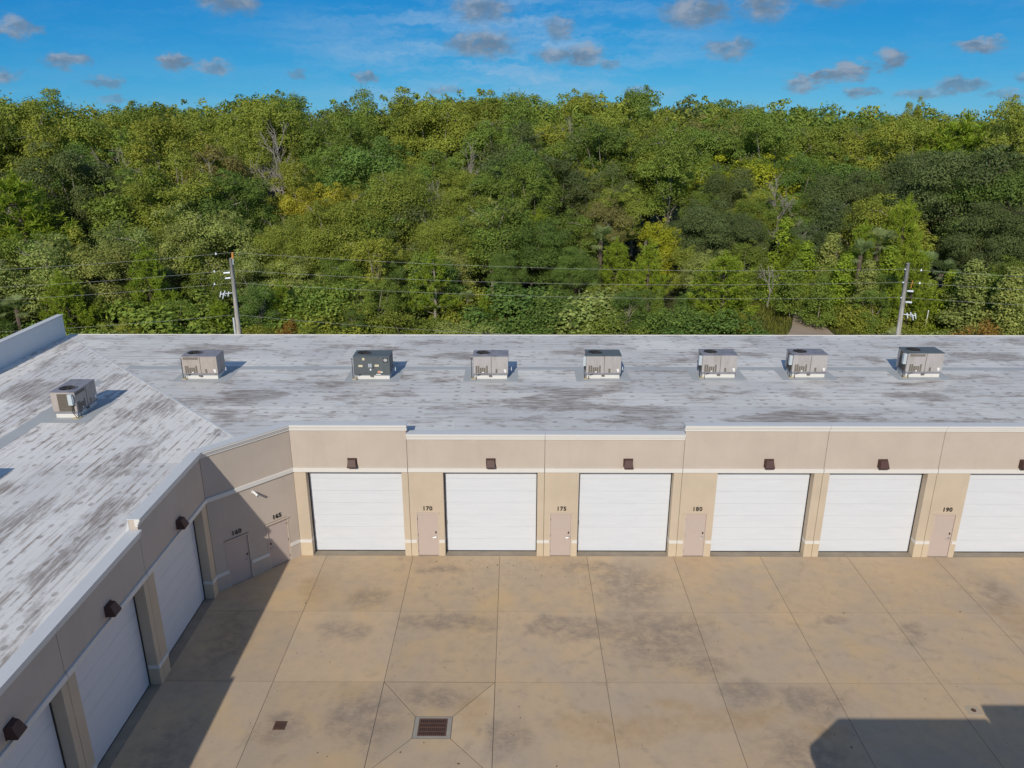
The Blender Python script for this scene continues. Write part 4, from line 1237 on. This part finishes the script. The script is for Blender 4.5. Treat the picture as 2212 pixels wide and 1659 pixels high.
def plant(kind, x, y, h, colour, label=None, variant=None, wide=1.0, jit=.14):
    ks = KINDS[kind]; k = ks[prng.randrange(len(ks)) if variant is None else variant % len(ks)]
    r = empty(NAME[kind], (x, y, -.06), prng.uniform(0, 6.28))
    sc = h / k.H
    r.scale = (sc * wide * prng.uniform(.92, 1.1), sc * wide * prng.uniform(.92, 1.1), sc)
    word = {'olive': 'olive', 'green': 'mid-green', 'dark': 'dark green', 'yellow': 'bright yellow-green', 'pale': 'pale green', 'golden': 'golden', 'bright': 'bright green', 'deep': 'deep green', 'greyish': 'grey-green', 'reddish': 'red-orange', 'brownish': 'brownish'}[colour]
    if kind == 'dead': word = 'grey'
    if label is None:
        w_ = where(x, y, h); AUTO.setdefault((word, WORD[kind], w_), []).append((screen(x, y, h)[0], r))
        label = f'{word} {WORD[kind]} {w_}'
    tag(r, label, CATS.get(kind, 'tree'), GRP[kind])
    if k.trunk:
        t_ = bpy.data.objects.new(k.tn if k.crown else 'trunk', k.trunk); COL.objects.link(t_); t_.parent = r
    if k.crown:
        c_ = bpy.data.objects.new(k.cn, k.crown); COL.objects.link(c_); c_.parent = r
        base = COLS[colour]
        f = prng.uniform(1 - jit, 1 + jit); g_ = prng.uniform(1 - jit * .5, 1 + jit * .5)
        c_.color = (base[0] * f * g_, base[1] * f, base[2] * f / g_, 1)
    COUNT[0] += 1
    return r
OCC = []
VIS = []
def hero(kind, px, py, dist, colour, label=None, wide=1.0, variant=None, keep=None):
    x, y, h = place(px, py, dist)
    vw, vh = {'oak': (95, 62), 'spread': (110, 60), 'dead': (34, 75), 'pine': (40, 80), 'pineopen': (50, 110), 'mid': (55, 55), 'palm': (26, 40), 'cone': (26, 50)}.get(kind, (30, 30))
    VIS.append((px, vw * 95 / dist, py + vh * 95 / dist, dist))
    OCC.append((x, y, keep if keep is not None else {'oak': 5.0, 'spread': 5.0, 'tall': 3.4, 'mid': 2.6, 'pine': 2.2, 'pineopen': 2.2, 'dead': 2.4}.get(kind, 1.2) * max(.7, h / KINDS[kind][0].H)))
    return plant(kind, x, y, max(1.0, h + .06), colour, label, variant, wide, .06)

# --- plants one can single out
hero('pineopen', 935, 556, 72.5, 'bright', 'bright young pine with visible forked trunk, left of centre', 1.25, 0)
hero('pine', 1572, 552, 72.5, 'bright', 'large bushy bright pine directly above the fifth rooftop unit', 1.5, 0)
hero('pine', 1405, 524, 80, 'bright', 'upright bright pine left of the large bushy pine', 1.0, 1)
hero('pine', 1335, 520, 84, 'bright', None, 1.0, 2)
hero('pine', 310, 538, 75, 'bright', 'bright pine halfway between roof corner and left pole', 1.0, 1)
hero('pine', 130, 594, 74, 'bright', 'bright rounded pine just right of the tall white parapet', 1.1, 2)
hero('pine', 605, 610, 73, 'bright', None, .9, 1); hero('pine', 470, 650, 71, 'bright', 'small bright pine just left of the left pole', 1.0, 2)
hero('pine', 20, 385, 92, 'bright', 'bright pine at the left picture edge, mid height', 1.3, 0)
hero('pine', 1962, 432, 93, 'bright', 'slender bright pine left of the great dark oaks', .75, 1)
hero('pine', 1985, 535, 78, 'bright', 'small pine just behind the right pole top', .9, 2)
hero('pine', 1870, 485, 90, 'bright', None, .8, 0); hero('pine', 1045, 640, 72, 'bright', None, .9, 1); hero('pine', 2085, 262, 135, 'bright', 'broad bright pine crown near the skyline, right', 1.5, 0)
hero('oak', 1530, 432, 93, 'dark', 'large dark oak above and behind the large bushy pine', 1.05, 0)
hero('oak', 1620, 452, 92, 'dark', None, .8, 1)
hero('oak', 2090, 300, 106, 'dark', 'great dark oak towering right of the slender pine', 1.0, 1)
hero('oak', 2205, 335, 102, 'deep', 'great dark oak at the right picture edge', 1.0, 1)
hero('spread', 2010, 330, 116, 'dark', None, .9, 0); hero('oak', 2150, 430, 96, 'dark', 'lower dark oak in front of the great oaks', .9, 0)
hero('oak', 1825, 366, 108, 'dark', 'dark round oak between the yellow tree and great oaks', .8, 2)
hero('oak', 1575, 352, 112, 'dark', 'dark round oak in front of the two yellow trees', .75, 0)
hero('mid', 1552, 338, 124, 'yellow', 'left one of two bright yellow-green trees', 1.15, 1); hero('mid', 1648, 335, 122, 'yellow', 'right one of two bright yellow-green trees', 1.3, 2)
hero('mid', 1535, 445, 104, 'yellow', None, 1.1, 3); hero('mid', 1430, 470, 90, 'yellow', None, 1.0, 0); hero('mid', 2150, 340, 128, 'golden', None, 1.2, 0)
hero('oak', 1150, 468, 84, 'deep', 'broad deep green tree right of centre, above the arrow-free roof', .95, 1) if False else hero('oak', 1150, 468, 84, 'deep', 'broad deep green oak above and right of the third rooftop unit', .95, 1)
hero('oak', 1090, 540, 79, 'deep', None, .7, 2); hero('oak', 1240, 530, 80, 'deep', None, .75, 0)
hero('spread', 840, 372, 92, 'olive', 'very wide olive tree with pale limbs above the charcoal unit', 1.1, 0)
hero('spread', 720, 430, 86, 'olive', None, 1.0, 1); hero('spread', 960, 470, 84, 'olive', None, .85, 0); hero('spread', 620, 480, 83, 'olive', None, .85, 1)
hero('mid', 395, 440, 85, 'pale', None, 1.0, 1); hero('mid', 470, 455, 84, 'pale', None, 1.1, 2); hero('mid', 60, 500, 80, 'pale', None, 1.3, 3)
hero('mid', 730, 395, 100, 'golden', None, .9, 1); hero('mid', 650, 405, 98, 'golden', None, .8, 2)
hero('dead', 622, 275, 112, 'olive', 'large bare grey tree among dark crowns, upper left', 1.0, 0)
hero('dead', 940, 360, 98, 'olive', None, .8, 1); hero('dead', 1700, 372, 104, 'olive', 'leaning bare grey tree right of the yellow trees', .8, 2)
hero('dead', 1600, 305, 128, 'olive', None, .8, 3); hero('dead', 255, 285, 118, 'olive', None, .8, 1); hero('dead', 450, 335, 108, 'olive', None, .9, 2); hero('dead', 1235, 262, 130, 'olive', None, .9, 0)
hero('dead', 1380, 245, 142, 'olive', None, .7, 3); hero('dead', 1010, 300, 118, 'olive', None, .7, 2); hero('dead', 550, 300, 116, 'olive', None, .7, 3)
hero('dead', 1668, 560, 84, 'olive', 'grey twiggy bare shrub right of the large bushy pine', .9, 1)
hero('tall', 610, 192, 138, 'green', None, .8, 0); hero('tall', 785, 190, 140, 'green', 'pointed tree standing up on the skyline, left of the gap', .75, 1); hero('tall', 925, 188, 140, 'olive', 'broad olive tree on the skyline, right of the gap', 1.05, 2)
hero('tall', 2195, 198, 128, 'olive', 'tall open tree with pale trunk at the right skyline edge', .7, 3); hero('tall', 1985, 212, 150, 'olive', 'thin lone tree poking above the right skyline', .45, 4)
hero('tall', 1385, 182, 150, 'green', None, .8, 5); hero('tall', 1250, 190, 150, 'olive', None, .8, 0); hero('tall', 40, 190, 128, 'olive', 'tallest tree on the skyline at the far left', 1.1, 2); hero('tall', 90, 205, 128, 'green', None, .8, 1)
for px, py, ds in [(2000, 545, 83), (2040, 560, 82), (1905, 495, 90), (1300, 490, 86), (1010, 628, 73), (1865, 520, 86), (30, 640, 74)]:
    hero('palm', px, py, ds, 'greyish', None, 1.0)
for px, py, ds in [(1945, 640, 72.5), (2190, 660, 72), (2060, 590, 80), (2110, 610, 79), (1900, 560, 82), (2030, 600, 79)]:
    x, y, h = place(px, py, ds); plant('palmetto', x, y, 1.7, 'greyish')
for px, py, ds, cc in [(2110, 560, 77, 'pale'), (2195, 575, 76, 'pale'), (2060, 580, 80, 'bright'), (2150, 585, 79, 'green'), (1880, 560, 80, 'pale'), (1780, 590, 78, 'green'), (1830, 545, 83, 'bright'), (1720, 560, 80, 'green'),
                       (1745, 520, 86, 'bright'), (1800, 500, 89, 'pale'), (1930, 530, 86, 'bright'), (1700, 470, 92, 'bright')]:
    hero('cone', px, py, ds, cc, None, 1.25)
hero('shrub', 2125, 682, 71.5, 'reddish', 'red-orange tinted shrub in the grass right of the pole', .6, 0)
hero('shrub', 620, 690, 70.5, 'reddish', 'red-orange tinted shrub just right of the left pole', .7, 1)

# --- the rest of the wood
def canopy(px, dist):
    """canopy height over the ground: low at the edge, rising into the wood; lower on the right"""
    t_ = max(0, min(1, (px - 1500) / 500))
    left = np.interp(dist, [69, 74, 80, 88, 98, 112, 130, 155], [3.2, 5.8, 8.8, 12.0, 15.0, 17.6, 19.6, 22.2])
    right = np.interp(dist, [69, 78, 84, 92, 102, 114, 132, 155], [1.4, 3.2, 6.0, 9.0, 12.5, 16.0, 18.6, 21.0])
    return left * (1 - t_) + right * t_
PROFILE_X = [-200, 0, 80, 150, 220, 340, 450, 590, 700, 770, 830, 870, 940, 1100, 1200, 1380, 1480, 1600, 1800, 2000, 2150, 2400]
PROFILE_Y = [190, 196, 216, 238, 234, 214, 208, 200, 217, 205, 246, 208, 196, 198, 206, 192, 206, 217, 226, 240, 236, 225]
cand = []
dist = 69.5
row = 0
while dist < 176:
    sp = np.interp(dist, [69, 90, 120, 176], [3.0, 4.6, 6.0, 7.2])
    na = int(2 * rad(40) * dist / sp)
    for i in range(na):
        a = -rad(40) + 2 * rad(40) * (i + .5 * (row % 2) + prng.uniform(-.35, .35)) / na
        dd = dist + prng.uniform(-.4, .4) * sp
        cand.append((dd * math.sin(a), CAM_LOC.y + dd * math.cos(a), dd))
    dist += sp * .92; row += 1
far_list = []
GAPS = [(440, 45, 92, 106), (600, 40, 97, 111), (2060, 95, 84, 103), (310, 35, 84, 93), (1260, 30, 92, 104), (760, 26, 105, 118), (1420, 26, 96, 108)]
NIND = 0
for (x, y, dd) in sorted(cand, key=lambda q: q[2]):
    px, _ = screen(x, y, 8.0)
    on_track = 20.5 < x < 31.5 and y < 52
    if on_track: continue
    if px > 1690 and dd < 77: continue
    if any((x - ox) ** 2 + (y - oy) ** 2 < rr * rr for ox, oy, rr in OCC): continue
    h = canopy(px, dd) * prng.uniform(.60, 1.12)
    if 80 < dd < 132 and prng.random() < .15: continue
    top = float(np.interp(px, PROFILE_X, PROFILE_Y)) + prng.choice([-10, -4, 0, 3, 7, 12, 18, 24])
    _, _, hm = place(px, top, dd)
    h = min(h, hm)
    for (vx, vw, vy, vd) in VIS:
        if dd < vd - 1 and abs(px - vx) < vw + 2.4 * 1678.8 / dd * .5:
            h = min(h, place(px, vy, dd)[2])
    if any(abs(px - gx) < gw and g0 < dd < g1 for gx, gw, g0, g1 in GAPS): continue
    low = h < 2.6
    if dd > 138: h = hm - prng.uniform(0, 1.2)
    lo = prng.random()
    if low:
        kind = 'shrub'; h = max(h, 1.7); col = prng.choice(['green', 'deep', 'olive', 'pale'])
    elif dd < 76:
        kind = 'shrub' if lo < .45 else 'mid' if lo < .8 else 'cone'
        col = prng.choice(['green', 'deep', 'green', 'olive', 'deep', 'pale', 'green'])
        if kind == 'shrub': h = min(h, 4.4) * 1.0
    elif dd < 92:
        kind = 'mid' if lo < .86 else 'cone' if lo < .95 else 'pine'
        col = prng.choice(['green', 'olive', 'deep', 'green', 'green', 'dark', 'olive', 'pale', 'deep']) if kind != 'pine' else 'bright'
    else:
        kind = 'tall' if lo < .9 else 'mid' if lo < .96 else 'dead'
        col = prng.choice(['olive', 'green', 'olive', 'deep', 'green', 'green', 'dark', 'olive', 'olive', 'deep', 'green', 'brownish' if lo < .2 else 'olive'])
    if px > 1680 and 84 < dd < 100 and prng.random() < .35: col = 'dark'
    if COUNT[0] < 395 and dd < 150:
        plant(kind, x, y, max(1.6, h), col, None, None, {'mid': 1.12, 'shrub': 1.35, 'tall': 1.12}.get(kind, 1.0) * (1.0 if h < 14 else .95))
    else:
        far_list.append((x, y, h, col if col in COLS else 'olive'))
# the far rows that read as one mass
frg = np.random.default_rng(77)
FC, FN, FS, FL = [], [], [], []
for (x, y, h, col) in far_list:
    C, Nn, S = FARGEO[int(frg.integers(len(FARGEO)))]
    k = (C[:, 2] > 9.5) & (frg.random(len(C)) < .14)
    C2, N2, S2 = C[k], Nn[k], S[k]
    a = frg.uniform(0, 6.28); ca, sa = math.cos(a), math.sin(a); sc = h / 17.0
    Rm = np.array([[ca, -sa, 0], [sa, ca, 0], [0, 0, 1]])
    FC.append(C2 @ Rm.T * np.array([sc * 1.1, sc * 1.1, sc]) + np.array([x, y, 0])); FN.append(N2 @ Rm.T); FS.append(S2 * 2.1 * sc)
    cc = np.array(COLS[col]) * frg.uniform(.85, 1.15); FL.append(np.tile(cc, (len(C2), 1)))
if FC:
    fo = bpy.data.objects.new('distant_wood', leaves_mesh('distant_wood', np.concatenate(FC), np.concatenate(FN), np.concatenate(FS), frg, m_leaf_far, col=np.concatenate(FL)))
    COL.objects.link(fo); tag(fo, 'far rows of treetops behind the wood along the skyline', 'wood', kind='stuff')

# undergrowth and grass on the open ground beside the track
ugr = np.random.default_rng(9)
for k in range(150):
    px = ugr.uniform(1640, 2330); dd = ugr.uniform(70, 92)
    x, y, _ = place(px, 600, dd)
    if 22.0 < x < 32.0 and y < 49: continue
    plant('shrub', x, y, ugr.uniform(.8, 2.0) * (1.0 if dd < 78 else 1.6), prng.choice(['green', 'pale', 'olive', 'bright', 'pale']), None, None, 1.0)
n = 30000
X = ugr.uniform(18, 66, n); Y = ugr.uniform(33.5, 52, n)
kp = ~((X > np.interp(Y, [30, 37, 40.5, 44, 47, 50], [22.5, 24.6, 26.3, 27.6, 28.6, 29.6]) - .2 + ugr.normal(size=n) * .15) & (X < np.interp(Y, [30, 37, 40.5, 44, 47, 50], [28.5, 29.3, 29.6, 29.6, 29.7, 30.2]) + .2 + ugr.normal(size=n) * .15) & (Y < 50))
X, Y = X[kp], Y[kp]; n = len(X)
hh = ugr.uniform(.10, .40, n); C = np.stack([X, Y, hh * .5 - .06], 1)
an = ugr.uniform(0, 6.28, n); lean = ugr.normal(size=(n, 2)) * .35
sd_ = np.stack([np.cos(an), np.sin(an), np.zeros(n)], 1) * .05
tipv = np.stack([lean[:, 0] * hh, lean[:, 1] * hh, hh], 1)
B0 = np.stack([X, Y, np.full(n, -.07)], 1)
P = np.stack([B0 - sd_, B0 + sd_, B0 + tipv + sd_ * .35, B0 + tipv - sd_ * .35], 1).astype(np.float32)
me = bpy.data.meshes.new('grass'); me.vertices.add(n * 4); me.vertices.foreach_set('co', P.reshape(-1))
me.loops.add(n * 4); me.loops.foreach_set('vertex_index', np.arange(n * 4, dtype=np.int32)); me.polygons.add(n); me.polygons.foreach_set('loop_start', np.arange(0, n * 4, 4, dtype=np.int32))
at = me.attributes.new('tint', 'FLOAT', 'FACE'); at.data.foreach_set('value', ugr.random(n).astype(np.float32)); me.update(calc_edges=True); me.materials.append(m_leaf)
go = bpy.data.objects.new('grass', me); COL.objects.link(go); go.color = (.16, .17, .03, 1)
tag(go, 'rough green grass beside the track beyond the roof', 'grass', kind='stuff')
for (word, kw, w_), lst in AUTO.items():
    if len(lst) > 1:
        lst.sort(key=lambda q: q[0])
        for i, (_, r) in enumerate(lst):
            o_ = 'rightmost' if i == len(lst) - 1 else (ORD[i] if i < 12 else f'{i + 1}th') + ('' if i == 0 else ' from left')
            r['label'] = f'{o_} {word} {kw} {w_}'
print('plants', COUNT[0], 'far', len(far_list))
